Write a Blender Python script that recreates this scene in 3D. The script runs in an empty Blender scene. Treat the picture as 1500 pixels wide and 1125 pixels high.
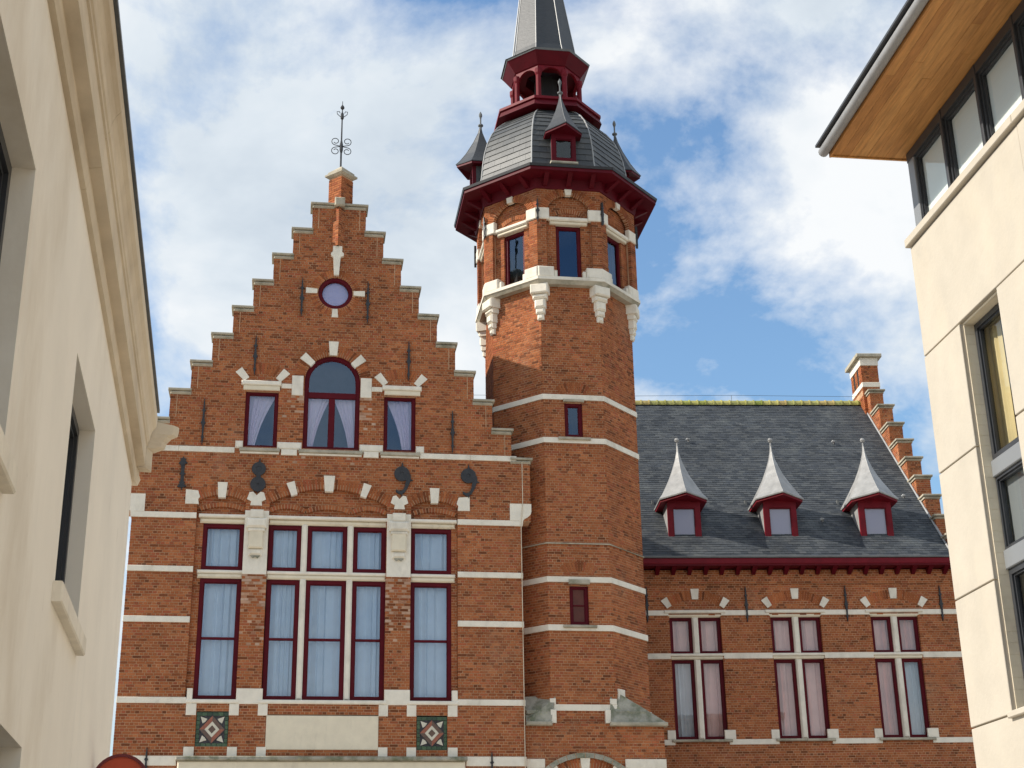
import bpy, math, random
from mathutils import Vector, Matrix
R_ = math.radians
rnd = random.Random(7)
sc = bpy.context.scene
COL = sc.collection

# ------------------------------------------------------------------ camera
cam_d = bpy.data.cameras.new('camera')
cam_o = bpy.data.objects.new('camera', cam_d); COL.objects.link(cam_o)
cam_d.sensor_width = 36.0
cam_d.lens = 36.0 * 2157.83 / 1500.0
cam_d.clip_end = 3000; cam_d.clip_start = 0.05
yaw, pitch, roll = 0.1531, 0.3709, -0.0169
fw = Vector((math.sin(yaw)*math.cos(pitch), math.cos(yaw)*math.cos(pitch), math.sin(pitch)))
rt = Vector((math.cos(yaw), -math.sin(yaw), 0)); up = rt.cross(fw)
r2 = rt*math.cos(roll) + up*math.sin(roll); u2 = -rt*math.sin(roll) + up*math.cos(roll)
m = Matrix((r2, u2, -fw)).transposed().to_4x4()
m.translation = Vector((-0.819, -33.668, 1.6))
cam_o.matrix_world = m
sc.camera = cam_o

# ------------------------------------------------------------------ world: sky with broken cloud
SUN = Vector((-1.0, 0.05, 0.74)).normalized()
wd = bpy.data.worlds.new('World'); sc.world = wd; wd.use_nodes = True
nt = wd.node_tree; nt.nodes.clear()
def N(t, x=None, **kw):
    n = (x or nt).nodes.new(t)
    for k, v in kw.items(): setattr(n, k, v)
    return n
out = N('ShaderNodeOutputWorld'); bg = N('ShaderNodeBackground')
sky = N('ShaderNodeTexSky', sky_type='NISHITA'); sky.sun_disc = False
sky.sun_elevation = math.asin(SUN.z); sky.sun_rotation = math.atan2(SUN.x, SUN.y)
sky.air_density = 1.55; sky.dust_density = 0.0; sky.ozone_density = 6.0
tc_ = N('ShaderNodeTexCoord')
sep = N('ShaderNodeSeparateXYZ'); nt.links.new(tc_.outputs['Generated'], sep.inputs[0])
zc = N('ShaderNodeMath', operation='MAXIMUM'); nt.links.new(sep.outputs[2], zc.inputs[0]); zc.inputs[1].default_value = 0.0
za = N('ShaderNodeMath', operation='ADD'); nt.links.new(zc.outputs[0], za.inputs[0]); za.inputs[1].default_value = 0.48
dx = N('ShaderNodeMath', operation='DIVIDE'); nt.links.new(sep.outputs[0], dx.inputs[0]); nt.links.new(za.outputs[0], dx.inputs[1])
dy = N('ShaderNodeMath', operation='DIVIDE'); nt.links.new(sep.outputs[1], dy.inputs[0]); nt.links.new(za.outputs[0], dy.inputs[1])
cmb = N('ShaderNodeCombineXYZ'); nt.links.new(dx.outputs[0], cmb.inputs[0]); nt.links.new(dy.outputs[0], cmb.inputs[1])
CLOUD_SEED = 6.37
def noise(scale, detail, rough, dist, w):
    n = N('ShaderNodeTexNoise', noise_dimensions='4D'); n.inputs['Scale'].default_value = scale
    n.inputs['Detail'].default_value = detail; n.inputs['Roughness'].default_value = rough
    n.inputs['Distortion'].default_value = dist; n.inputs['W'].default_value = w
    nt.links.new(cmb.outputs[0], n.inputs['Vector']); return n
n1 = noise(3.6, 10, 0.585, 0.2, CLOUD_SEED); n2 = noise(4.2, 6, 0.55, 0.3, CLOUD_SEED+5.0)
def ramp(src, stops, x=None):
    r = N('ShaderNodeValToRGB', x); (x or nt).links.new(src, r.inputs[0])
    e = r.color_ramp.elements
    e[0].position, e[0].color = stops[0][0], (*stops[0][1], 1); e[1].position, e[1].color = stops[-1][0], (*stops[-1][1], 1)
    for p, c in stops[1:-1]:
        k = e.new(p); k.color = (*c, 1)
    return r
mask = ramp(n1.outputs[0], [(0.412, (0.0,)*3), (0.466, (0.5,)*3), (0.525, (0.97,)*3)])
ccol = ramp(n2.outputs[0], [(0.32, (3.1, 3.6, 4.15)), (0.46, (4.35, 4.75, 5.1)), (0.58, (5.6, 5.7, 5.75))])
mixw = N('ShaderNodeMix', data_type='RGBA')
nt.links.new(mask.outputs[0], mixw.inputs[0]); nt.links.new(sky.outputs[0], mixw.inputs[6]); nt.links.new(ccol.outputs[0], mixw.inputs[7])
nt.links.new(mixw.outputs[2], bg.inputs[0]); bg.inputs[1].default_value = 0.15
nt.links.new(bg.outputs[0], out.inputs[0])

sun_d = bpy.data.lights.new('sun', 'SUN'); sun_d.energy = 4.9; sun_d.angle = R_(0.53); sun_d.color = (1.0, 0.93, 0.82)
sun_o = bpy.data.objects.new('sun', sun_d); COL.objects.link(sun_o)
sun_o.rotation_euler = (-SUN).to_track_quat('-Z', 'Y').to_euler(); sun_o.location = (-30, 0, 40)
vs = sc.view_settings; vs.view_transform = 'Standard'; vs.look = 'None'; vs.gamma = 1.0; vs.exposure = 0.22; vs.use_curve_mapping = False

# ------------------------------------------------------------------ materials
def mat(name, col, rough=0.8, var=0.0, nscale=6.0, bump=0.0, bscale=60.0, metal=0.0, rand=None, stain=None, spec=0.4, stretch=(1, 1, 1)):
    """principled material. var: noise brightness variation; rand: per-piece colour stops; stain: (colour, scale, lo, hi)"""
    mt = bpy.data.materials.new(name); mt.use_nodes = True; t = mt.node_tree
    b = t.nodes['Principled BSDF']; b.inputs['Roughness'].default_value = rough; b.inputs['Metallic'].default_value = metal
    b.inputs['Specular IOR Level'].default_value = spec
    co = N('ShaderNodeTexCoord', t); mp = N('ShaderNodeMapping', t); mp.inputs['Scale'].default_value = stretch
    t.links.new(co.outputs['Object'], mp.inputs[0])
    if rand:
        oi = N('ShaderNodeObjectInfo', t); ge = N('ShaderNodeNewGeometry', t)
        a = N('ShaderNodeMath', t, operation='ADD'); t.links.new(oi.outputs['Random'], a.inputs[0]); t.links.new(ge.outputs['Random Per Island'], a.inputs[1])
        f = N('ShaderNodeMath', t, operation='FRACT'); t.links.new(a.outputs[0], f.inputs[0])
        cur = ramp(f.outputs[0], rand, t).outputs[0]
    else:
        rg = N('ShaderNodeRGB', t); rg.outputs[0].default_value = (*col, 1); cur = rg.outputs[0]
    if var:
        n = N('ShaderNodeTexNoise', t); n.inputs['Scale'].default_value = nscale; n.inputs['Detail'].default_value = 6; n.inputs['Roughness'].default_value = 0.6
        t.links.new(mp.outputs[0], n.inputs['Vector'])
        r = ramp(n.outputs[0], [(0.3, (1-var,)*3), (0.7, (1+var,)*3)], t)
        mx = N('ShaderNodeMix', t, data_type='RGBA', blend_type='MULTIPLY'); mx.inputs[0].default_value = 1.0
        t.links.new(cur, mx.inputs[6]); t.links.new(r.outputs[0], mx.inputs[7]); cur = mx.outputs[2]
    for s in (stain or []):
        scol, ss, lo, hi, amt, st = s
        mp2 = N('ShaderNodeMapping', t); mp2.inputs['Scale'].default_value = st; t.links.new(co.outputs['Object'], mp2.inputs[0])
        n = N('ShaderNodeTexNoise', t); n.inputs['Scale'].default_value = ss; n.inputs['Detail'].default_value = 7; n.inputs['Roughness'].default_value = 0.65
        t.links.new(mp2.outputs[0], n.inputs['Vector'])
        r = ramp(n.outputs[0], [(lo, (0,)*3), (hi, (amt,)*3)], t)
        mx = N('ShaderNodeMix', t, data_type='RGBA'); t.links.new(r.outputs[0], mx.inputs[0]); t.links.new(cur, mx.inputs[6]); mx.inputs[7].default_value = (*scol, 1); cur = mx.outputs[2]
    t.links.new(cur, b.inputs['Base Color'])
    if bump:
        n = N('ShaderNodeTexNoise', t); n.inputs['Scale'].default_value = bscale; n.inputs['Detail'].default_value = 5
        t.links.new(mp.outputs[0], n.inputs['Vector'])
        bp = N('ShaderNodeBump', t); bp.inputs['Strength'].default_value = bump; bp.inputs['Distance'].default_value = 0.01
        t.links.new(n.outputs[0], bp.inputs['Height']); t.links.new(bp.outputs[0], b.inputs['Normal'])
    return mt

BR = [(0.0, (0.1455, 0.0476, 0.0198)), (0.12, (0.2676, 0.0824, 0.0304)), (0.35, (0.378, 0.1229, 0.0453)), (0.55, (0.3141, 0.0991, 0.0375)), (0.72, (0.4187, 0.1488, 0.0567)), (0.85, (0.3489, 0.0953, 0.0425)), (1.0, (0.2094, 0.0655, 0.0268))]
M = {}
M['brick'] = mat('brick', (0, 0, 0), 0.9, var=0.24, nscale=0.8, rand=BR, bump=0.7, bscale=40, spec=0.2,
    stain=[((0.50, 0.33, 0.22), 0.55, 0.58, 0.80, 0.38, (1, 1, 0.6)), ((0.16, 0.06, 0.035), 0.4, 0.60, 0.78, 0.35, (1, 1, 0.7))])
M['mortar'] = mat('mortar', (0.50, 0.305, 0.185), 0.95, var=0.2, nscale=3, bump=0.3, spec=0.1)
STN = [((0.36, 0.32, 0.25), 1.6, 0.52, 0.78, 0.6, (1, 1, 0.5)), ((0.80, 0.78, 0.72), 9, 0.55, 0.75, 0.35, (1, 1, 1))]
M['stone'] = mat('white stone', (0.80, 0.735, 0.62), 0.85, var=0.08, nscale=5, bump=0.25, bscale=35, stain=STN, spec=0.25)
M['plaque'] = mat('plaque stone', (0.76, 0.675, 0.52), 0.9, var=0.07, nscale=3, bump=0.2, stain=[((0.46, 0.40, 0.31), 2.2, 0.54, 0.76, 0.55, (1, 1, 0.35)), ((0.30, 0.28, 0.23), 7, 0.66, 0.76, 0.6, (1, 1, 0.6))], spec=0.2)
M['coping'] = mat('weathered coping', (0.43, 0.385, 0.30), 0.9, var=0.18, nscale=4, bump=0.4, stain=[((0.15, 0.15, 0.10), 2.5, 0.48, 0.72, 0.75, (1, 1, 1)), ((0.22, 0.24, 0.08), 5, 0.62, 0.78, 0.6, (1, 1, 1))], spec=0.2)
M['moss'] = mat('mossy stone', (0.36, 0.34, 0.28), 0.95, var=0.25, nscale=5, bump=0.6, stain=[((0.11, 0.13, 0.07), 3, 0.45, 0.65, 0.8, (1, 1, 1)), ((0.42, 0.40, 0.20), 8, 0.60, 0.72, 0.6, (1, 1, 1))], spec=0.2)
M['ridge'] = mat('mossy ridge tile', (0.36, 0.34, 0.10), 0.9, var=0.3, nscale=7, bump=0.6, rand=[(0, (0.24, 0.27, 0.06)), (0.4, (0.42, 0.38, 0.13)), (0.7, (0.33, 0.33, 0.12)), (1, (0.40, 0.30, 0.12))], spec=0.2)
M['red'] = mat('crimson paint', (0.092, 0.0028, 0.0085), 0.55, var=0.16, nscale=3, spec=0.16, bump=0.06, bscale=25)
M['red2'] = mat('red timber paint', (0.150, 0.0048, 0.012), 0.55, var=0.2, nscale=4, spec=0.2, bump=0.1, bscale=25)
SL = [(0, (0.036, 0.042, 0.050)), (0.4, (0.060, 0.067, 0.075)), (0.7, (0.080, 0.086, 0.090)), (1, (0.048, 0.056, 0.068))]
M['slate'] = mat('roof slate', (0, 0, 0), 0.6, var=0.22, nscale=1.2, rand=SL, bump=0.25, bscale=30, spec=0.28, stain=[((0.16, 0.17, 0.15), 1.2, 0.56, 0.80, 0.35, (1, 1, 1))])
M['slate2'] = mat('tower slate', (0, 0, 0), 0.5, var=0.18, nscale=2, rand=[(0, (0.05, 0.054, 0.058)), (0.5, (0.068, 0.072, 0.074)), (1, (0.088, 0.09, 0.088))], bump=0.25, bscale=30, spec=0.42)
M['spire'] = mat('spire slate', (0.045, 0.049, 0.055), 0.5, var=0.2, nscale=9, bump=0.5, bscale=7, spec=0.38, stretch=(1, 1, 5))
M['zinc'] = mat('grey zinc', (0.30, 0.30, 0.295), 0.45, var=0.22, nscale=4, bump=0.2, bscale=8, spec=0.55, stain=[((0.28, 0.28, 0.26), 3, 0.55, 0.8, 0.6, (1, 1, 0.5))])
M['lead'] = mat('dark lead', (0.12, 0.125, 0.125), 0.5, var=0.2, nscale=5, bump=0.2, spec=0.5)
M['iron'] = mat('black iron', (0.022, 0.022, 0.025), 0.5, var=0.3, nscale=9, bump=0.3, spec=0.5)
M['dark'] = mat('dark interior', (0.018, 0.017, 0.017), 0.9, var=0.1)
M['plaster'] = mat('inner plaster', (0.18, 0.17, 0.16), 0.9, var=0.1)
M['curtain'] = mat('pale blue curtain', (0.76, 0.81, 0.84), 0.9, var=0.05, nscale=3, spec=0.1)
M['curtain2'] = mat('lilac curtain', (0.84, 0.70, 0.80), 0.9, var=0.06, nscale=3, spec=0.1)
M['curtain3'] = mat('pink net curtain', (0.88, 0.63, 0.58), 0.9, var=0.10, nscale=2, spec=0.1)
M['blind'] = mat('pale blind', (0.72, 0.70, 0.78), 0.9, var=0.03, spec=0.1)
M['cream'] = mat('cream render', (0.86, 0.80, 0.70), 0.92, var=0.05, nscale=1.1, bump=0.18, bscale=18, spec=0.15,
    stain=[((0.56, 0.47, 0.35), 0.8, 0.48, 0.72, 0.65, (1, 0.7, 0.4)), ((0.80, 0.75, 0.66), 1.3, 0.54, 0.70, 0.7, (1, 2.0, 0.3)), ((0.40, 0.34, 0.26), 4, 0.66, 0.78, 0.5, (1, 2.0, 0.5)), ((0.36, 0.31, 0.25), 9, 0.70, 0.76, 0.6, (1, 1, 1))])
M['cornice'] = mat('weathered cornice', (0.64, 0.545, 0.415), 0.92, var=0.10, nscale=2, bump=0.25, bscale=14, spec=0.15, stain=[((0.30, 0.21, 0.12), 1.0, 0.50, 0.75, 0.6, (1, 0.35, 3)), ((0.66, 0.56, 0.42), 2.5, 0.55, 0.75, 0.5, (1, 0.3, 2))])
M['panel'] = mat('cream stone panel', (0.465, 0.42, 0.35), 0.9, var=0.05, nscale=2.5, bump=0.3, bscale=22, spec=0.15, stain=[((0.46, 0.40, 0.30), 6, 0.70, 0.80, 0.5, (1, 1, 1)), ((0.60, 0.52, 0.40), 1.0, 0.5, 0.75, 0.4, (1, 1, 0.5))])
M['wood'] = mat('cedar boards', (0, 0, 0), 0.6, var=0.25, nscale=5, rand=[(0, (0.36, 0.155, 0.045)), (0.5, (0.46, 0.215, 0.065)), (1, (0.52, 0.26, 0.085))], stretch=(6, 0.5, 6), spec=0.3)
M['frame'] = mat('anthracite frame', (0.035, 0.037, 0.042), 0.4, var=0.08, spec=0.45)
M['rail'] = mat('grey rail', (0.20, 0.21, 0.22), 0.4, spec=0.45)
M['gutter'] = mat('zinc gutter', (0.30, 0.30, 0.30), 0.45, var=0.12, nscale=5, spec=0.5)
M['g_green'] = mat('green glazed tile', (0.035, 0.075, 0.04), 0.3, var=0.25, nscale=12, rand=[(0, (0.03, 0.06, 0.035)), (1, (0.07, 0.12, 0.06))])
M['g_red'] = mat('red glazed tile', (0.30, 0.10, 0.06), 0.35, var=0.2, nscale=10)
M['g_brown'] = mat('brown glazed tile', (0.13, 0.08, 0.06), 0.35, var=0.2, nscale=10)
M['g_cream'] = mat('cream glazed tile', (0.62, 0.57, 0.46), 0.35, var=0.1, nscale=10)
M['g_dark'] = mat('dark glazed tile', (0.035, 0.03, 0.035), 0.3, var=0.1, nscale=10)
M['paving'] = mat('street paving', (0.45, 0.41, 0.35), 0.9, var=0.2, nscale=2, bump=0.4, bscale=8)
M['ground'] = mat('ground', (0.24, 0.22, 0.19), 0.95, var=0.15, nscale=0.3)
M['signred'] = mat('sign red', (0.42, 0.055, 0.015), 0.4, var=0.1, nscale=4)
M['signrim'] = mat('sign rim', (0.13, 0.012, 0.015), 0.4)
M['cloth'] = mat('warm cream cloth', (0.62, 0.50, 0.27), 0.9, var=0.1, nscale=3, spec=0.1)
M['shutter'] = mat('brown board', (0.105, 0.030, 0.020), 0.6, var=0.2, nscale=6)
M['lilac'] = mat('lilac blind', (0.52, 0.48, 0.60), 0.9, spec=0.1)
M['brick_pale'] = mat('salt-stained brick', (0, 0, 0), 0.95, var=0.2, nscale=3, rand=[(0, (0.36, 0.17, 0.10)), (0.4, (0.46, 0.27, 0.18)), (0.75, (0.52, 0.36, 0.27)), (1, (0.33, 0.14, 0.08))], bump=0.5, bscale=40, spec=0.1)
M['white'] = mat('white paint', (0.78, 0.78, 0.76), 0.5)
def glass(name, tint, fac, gl):
    mt = bpy.data.materials.new(name); mt.use_nodes = True; t = mt.node_tree; t.nodes.clear()
    o = N('ShaderNodeOutputMaterial', t); tr = N('ShaderNodeBsdfTransparent', t); g = N('ShaderNodeBsdfGlossy', t); mx = N('ShaderNodeMixShader', t)
    tr.inputs[0].default_value = (*tint, 1); g.inputs[0].default_value = (*gl, 1); g.inputs['Roughness'].default_value = 0.015
    fr = N('ShaderNodeFresnel', t); fr.inputs[0].default_value = 1.38
    mr = N('ShaderNodeMapRange', t); t.links.new(fr.outputs[0], mr.inputs[0]); mr.inputs[1].default_value = 0.0; mr.inputs[2].default_value = 1.0; mr.inputs[3].default_value = fac; mr.inputs[4].default_value = 1.0
    t.links.new(mr.outputs[0], mx.inputs[0]); t.links.new(tr.outputs[0], mx.inputs[1]); t.links.new(g.outputs[0], mx.inputs[2]); t.links.new(mx.outputs[0], o.inputs[0])
    nz = N('ShaderNodeTexNoise', t); nz.inputs['Scale'].default_value = 1.2; bp = N('ShaderNodeBump', t); bp.inputs['Strength'].default_value = 0.05; bp.inputs['Distance'].default_value = 0.02
    t.links.new(nz.outputs[0], bp.inputs['Height']); t.links.new(bp.outputs[0], g.inputs['Normal'])
    return mt
M['glass'] = glass('window glass', (0.90, 0.94, 0.97), 0.11, (0.50, 0.70, 0.98))
M['glassw'] = glass('wing glass', (0.93, 0.92, 0.92), 0.08, (0.80, 0.80, 0.85))
M['glassm'] = glass('coated glass', (0.92, 0.94, 0.93), 0.04, (0.85, 0.92, 0.95))

# ------------------------------------------------------------------ mesh helpers
class Fr:
    """a vertical working plane: u along it, d outward from it, z up"""
    def __init__(s, o, U, Nn): s.o = Vector((o[0], o[1], 0)); s.U = Vector((U[0], U[1], 0)).normalized(); s.N = Vector((Nn[0], Nn[1], 0)).normalized()
    def p(s, u, d, z): q = s.o + s.U*u + s.N*d; return (q.x, q.y, z)
    def ang(s): return math.atan2(s.U.y, s.U.x)
class MB:
    def __init__(s): s.v = []; s.f = []
    def quad(s, *p): n = len(s.v); s.v += list(p); s.f.append(tuple(range(n, n+len(p))))
    def box(s, fr, u0, u1, d0, d1, z0, z1, ch=0.0, back=True):
        n = len(s.v); P = fr.p
        if ch:
            s.v += [P(u0, d0, z0), P(u1, d0, z0), P(u1, d0, z1), P(u0, d0, z1), P(u0, d1-ch, z0), P(u1, d1-ch, z0), P(u1, d1-ch, z1), P(u0, d1-ch, z1),
                    P(u0+ch, d1, z0+ch), P(u1-ch, d1, z0+ch), P(u1-ch, d1, z1-ch), P(u0+ch, d1, z1-ch)]
            fs = [(8, 9, 10, 11), (4, 5, 9, 8), (5, 6, 10, 9), (6, 7, 11, 10), (7, 4, 8, 11), (0, 1, 5, 4), (1, 2, 6, 5), (2, 3, 7, 6), (3, 0, 4, 7)]
        else:
            s.v += [P(u0, d0, z0), P(u1, d0, z0), P(u1, d0, z1), P(u0, d0, z1), P(u0, d1, z0), P(u1, d1, z0), P(u1, d1, z1), P(u0, d1, z1)]
            fs = [(4, 5, 6, 7), (0, 1, 5, 4), (1, 2, 6, 5), (2, 3, 7, 6), (3, 0, 4, 7)]
        if back: fs.append((3, 2, 1, 0))
        s.f += [tuple(i+n for i in q) for q in fs]; return s
    def prism(s, fr, poly, d0, d1):
        n = len(s.v); k = len(poly)
        s.v += [fr.p(u, d1, z) for u, z in poly] + [fr.p(u, d0, z) for u, z in poly]
        s.f.append(tuple(range(n, n+k))); s.f.append(tuple(range(n+2*k-1, n+k-1, -1)))
        for i in range(k): j = (i+1) % k; s.f.append((n+j, n+i, n+k+i, n+k+j))
        return s
    def tube(s, pts, r, k=6):
        pts = [Vector(p) for p in pts]; rs = r if isinstance(r, (list, tuple)) else [r]*len(pts); n = len(s.v)
        for i, p in enumerate(pts):
            t = (pts[min(i+1, len(pts)-1)] - pts[max(i-1, 0)]).normalized()
            a = Vector((0, 1, 0)) if abs(t.y) < 0.8 else Vector((1, 0, 0)); x = t.cross(a).normalized(); y = t.cross(x)
            for j in range(k):
                c = 2*math.pi*j/k; q = p + (x*math.cos(c) + y*math.sin(c))*rs[i]; s.v.append(tuple(q))
        for i in range(len(pts)-1):
            for j in range(k):
                a = n+i*k+j; b = n+i*k+(j+1) % k; s.f.append((a, b, b+k, a+k))
        s.f.append(tuple(range(n+k-1, n-1, -1))); s.f.append(tuple(range(n+(len(pts)-1)*k, n+len(pts)*k)))
        return s
    def loft(s, rings, cap0=True, cap1=True):
        n = len(s.v); k = len(rings[0])
        for r in rings: s.v += [tuple(p) for p in r]
        for i in range(len(rings)-1):
            for j in range(k):
                a = n+i*k+j; b = n+i*k+(j+1) % k; s.f.append((a, b, b+k, a+k))
        if cap0: s.f.append(tuple(range(n+k-1, n-1, -1)))
        if cap1: s.f.append(tuple(range(n+(len(rings)-1)*k, n+len(rings)*k)))
        return s
    def lathe(s, c, prof, k=8, ph=0.0, cap0=True, cap1=True):
        return s.loft([[(c[0]+r*math.cos(ph+2*math.pi*j/k), c[1]+r*math.sin(ph+2*math.pi*j/k), c[2]+z) for j in range(k)] for r, z in prof], cap0, cap1)
BASE = {}
def base_of(o):
    while o.parent: o = o.parent
    return Vector(BASE.get(o.name, (0, 0, 0)))
def thing(name, label, cat, loc=(0, 0, 0), group=None):
    o = bpy.data.objects.new(name, None); COL.objects.link(o); o.location = loc; o.empty_display_size = 0.3
    o['label'] = label; o['category'] = cat
    if group: o['group'] = group
    BASE[o.name] = loc; return o
def ob(name, mb, mt, parent=None, kind=None, label=None, cat=None, group=None, smooth=False):
    me = bpy.data.meshes.new(name)
    b = base_of(parent) if parent else Vector((0, 0, 0))
    me.from_pydata([(p[0]-b.x, p[1]-b.y, p[2]-b.z) for p in mb.v], [], mb.f); me.update()
    if smooth:
        for p in me.polygons: p.use_smooth = True
    me.materials.append(M[mt]); o = bpy.data.objects.new(name, me); COL.objects.link(o)
    if parent: o.parent = parent
    if kind: o['kind'] = kind
    if label: o['label'] = label
    if cat: o['category'] = cat
    if group: o['group'] = group
    return o
def part(name, mt, parent, fr, *b, **k): return ob(name, MB().box(fr, *b, **k), mt, parent)

# ------------------------------------------------------------------ brick laying
CH, BL, JT = 0.064, 0.195, 0.0125      # course height, stretcher module, joint
STRETCH = MB().box(Fr((0, 0), (1, 0), (0, -1)), -(BL-JT)/2, (BL-JT)/2, -0.09, 0.0, -(CH-JT)/2, (CH-JT)/2, ch=0.003, back=False)
def mesh_of(mb, name, mt):
    me = bpy.data.meshes.new(name); me.from_pydata(mb.v, [], mb.f); me.update(); me.materials.append(M[mt]); return me
ME_BRICK = mesh_of(STRETCH, 'brick', 'brick')
def subtract(iv, holes, z):
    for h in holes:
        c = h(z)
        if not c: continue
        a, b = c; nw = []
        for x, y in iv:
            if b <= x or a >= y: nw.append((x, y)); continue
            if a - x > 0.02: nw.append((x, a))
            if y - b > 0.02: nw.append((b, y))
        iv = nw
    return iv
def rect(u0, u1, z0, z1): return lambda z: (u0, u1) if z0 < z < z1 else None
def archhole(uc, hw, z0, zs, R, zc):          # rectangular up to zs, then an arc of radius R about (uc, zc)
    def h(z):
        if z <= z0: return None
        if z <= zs: return (uc-hw, uc+hw)
        q = R*R-(z-zc)**2
        if q <= 0 or z < zc: return None
        w = min(hw, math.sqrt(q)); return (uc-w, uc+w)
    return h
def disc(uc, zc, R):
    def h(z):
        q = R*R-(z-zc)**2
        return (uc-math.sqrt(q), uc+math.sqrt(q)) if q > 0 else None
    return h
def lay(fr, z0, z1, outline, holes, d, parent, thick=0.35, singles=0, zmin=0, wallname='wall', skip=None, ush=0.0, core=True, alt=None):
    """bricks in cross bond over the outline minus the holes; a mortar core behind, the largest-looking bricks as single objects"""
    cb, bb, ab = MB(), MB(), MB(); full = []; n = int(round((z1-z0)/CH))
    for c in range(n):
        za = z0 + c*CH; zm = za + CH/2
        ivs = subtract(outline(zm), holes, zm)
        hd = c % 2 == 1; L = BL/2 if hd else BL; off = ush + (BL/4 if hd else (BL/2 if c % 4 == 2 else 0.0))
        for a, b in ivs:
            if core: cb.box(fr, a+0.004, b-0.004, d-thick, d-0.007, za, za+CH)
            k0 = math.floor((a-off)/L)
            x = a
            k = k0+1
            while x < b-0.01:
                nx = off + k*L; k += 1
                if nx - x < 0.035: continue
                if b - nx < 0.03: nx = b
                l = x if x == a else x + JT/2; r = b if nx >= b else nx - JT/2
                r = min(r, b)
                if not (skip and skip((l+r)/2, zm)):
                    if singles and not hd and abs((r-l)-(BL-JT)) < 0.004 and zm > zmin: full.append(((l+r)/2, zm, l, r, za))
                    else: brick(ab if alt and alt((l+r)/2, zm) else bb, fr, l, r, d, za)
                x = nx
    w = ob(wallname, cb, 'mortar', parent)
    full.sort(key=lambda q: q[1])
    for q in full[singles:]: brick(bb, fr, q[2], q[3], d, q[4])
    for q in full[:singles]:
        o = bpy.data.objects.new('brick', ME_BRICK); COL.objects.link(o); o.parent = w
        o.location = Vector(fr.p(q[0], d+rnd.uniform(-0.002, 0.002), q[1])) - base_of(parent); o.rotation_euler = (0, 0, fr.ang())
    ob('brickwork', bb, 'brick', w, kind='stuff')
    if ab.v: ob('stained_brickwork', ab, 'brick_pale', w, kind='stuff')
    return w
def brick(bb, fr, l, r, d, za):
    j = rnd.uniform
    dd = d + j(-0.003, 0.002)
    bb.box(fr, l+j(-.002, .002), r+j(-.002, .002), d-0.09, dd, za+JT/2+j(-.0015, .0015), za+CH-JT/2+j(-.0015, .0015), back=False)
def arch(fr, uc, zc, r0, r1, a0, a1, d, parent, stones=(), name='arch', bw=0.068, proud=0.004, stone_mat='stone', stone_over=(0.03, 0.05)):
    """ring of radial bricks from angle a0 to a1 (radians, 0 = +u, pi/2 = up), with stone voussoirs at the given (angle, half-width)"""
    bed = MB(); k = max(6, int((a1-a0)*(r0+r1)/2/0.12))
    for i in range(k):
        t0 = a0+(a1-a0)*i/k; t1 = a0+(a1-a0)*(i+1)/k
        bed.prism(fr, [(uc+r0*math.cos(t0)*1.0, zc+r0*math.sin(t0)), (uc+r1*math.cos(t0), zc+r1*math.sin(t0)), (uc+r1*math.cos(t1), zc+r1*math.sin(t1)), (uc+r0*math.cos(t1), zc+r0*math.sin(t1))][::-1], d-0.10, d-0.004)
    w = ob(name, bed, 'mortar', parent)
    nb = max(3, int(round((a1-a0)*(r0+0.6*(r1-r0))/bw)))
    for i in range(nb):
        t0 = a0+(a1-a0)*i/nb; t1 = a0+(a1-a0)*(i+1)/nb; tm = (t0+t1)/2
        if any(abs(tm-s[0])*r0 < s[1]+0.01 for s in stones): continue
        g = 0.0085; pr = d+proud+rnd.uniform(-.002, .002)
        def q(t, r, sg): return (uc+r*math.cos(t)-sg*g*math.sin(t), zc+r*math.sin(t)+sg*g*math.cos(t))
        ob('brick', MB().prism(fr, [q(t1, r0-.002, -1), q(t1, r1-.004, -1), q(t0, r1-.004, 1), q(t0, r0-.002, 1)][::-1], d-0.10, pr), 'brick', w)
    for s in stones:
        t, hw = s[0], s[1]; e0, e1 = s[2] if len(s) > 2 else stone_over
        ra, rb = r0-e0, r1+e1
        def q(r, sg): w_ = hw*(0.85+0.3*(r-ra)/(rb-ra)); return (uc+r*math.cos(t)-sg*w_*math.sin(t), zc+r*math.sin(t)+sg*w_*math.cos(t))
        ob('keystone' if abs(t-math.pi/2) < 0.05 else 'voussoir', MB().prism(fr, [q(ra, -1), q(rb, -1), q(rb, 1), q(ra, 1)], d-0.09, d+0.04), stone_mat, w)
    return w

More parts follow.
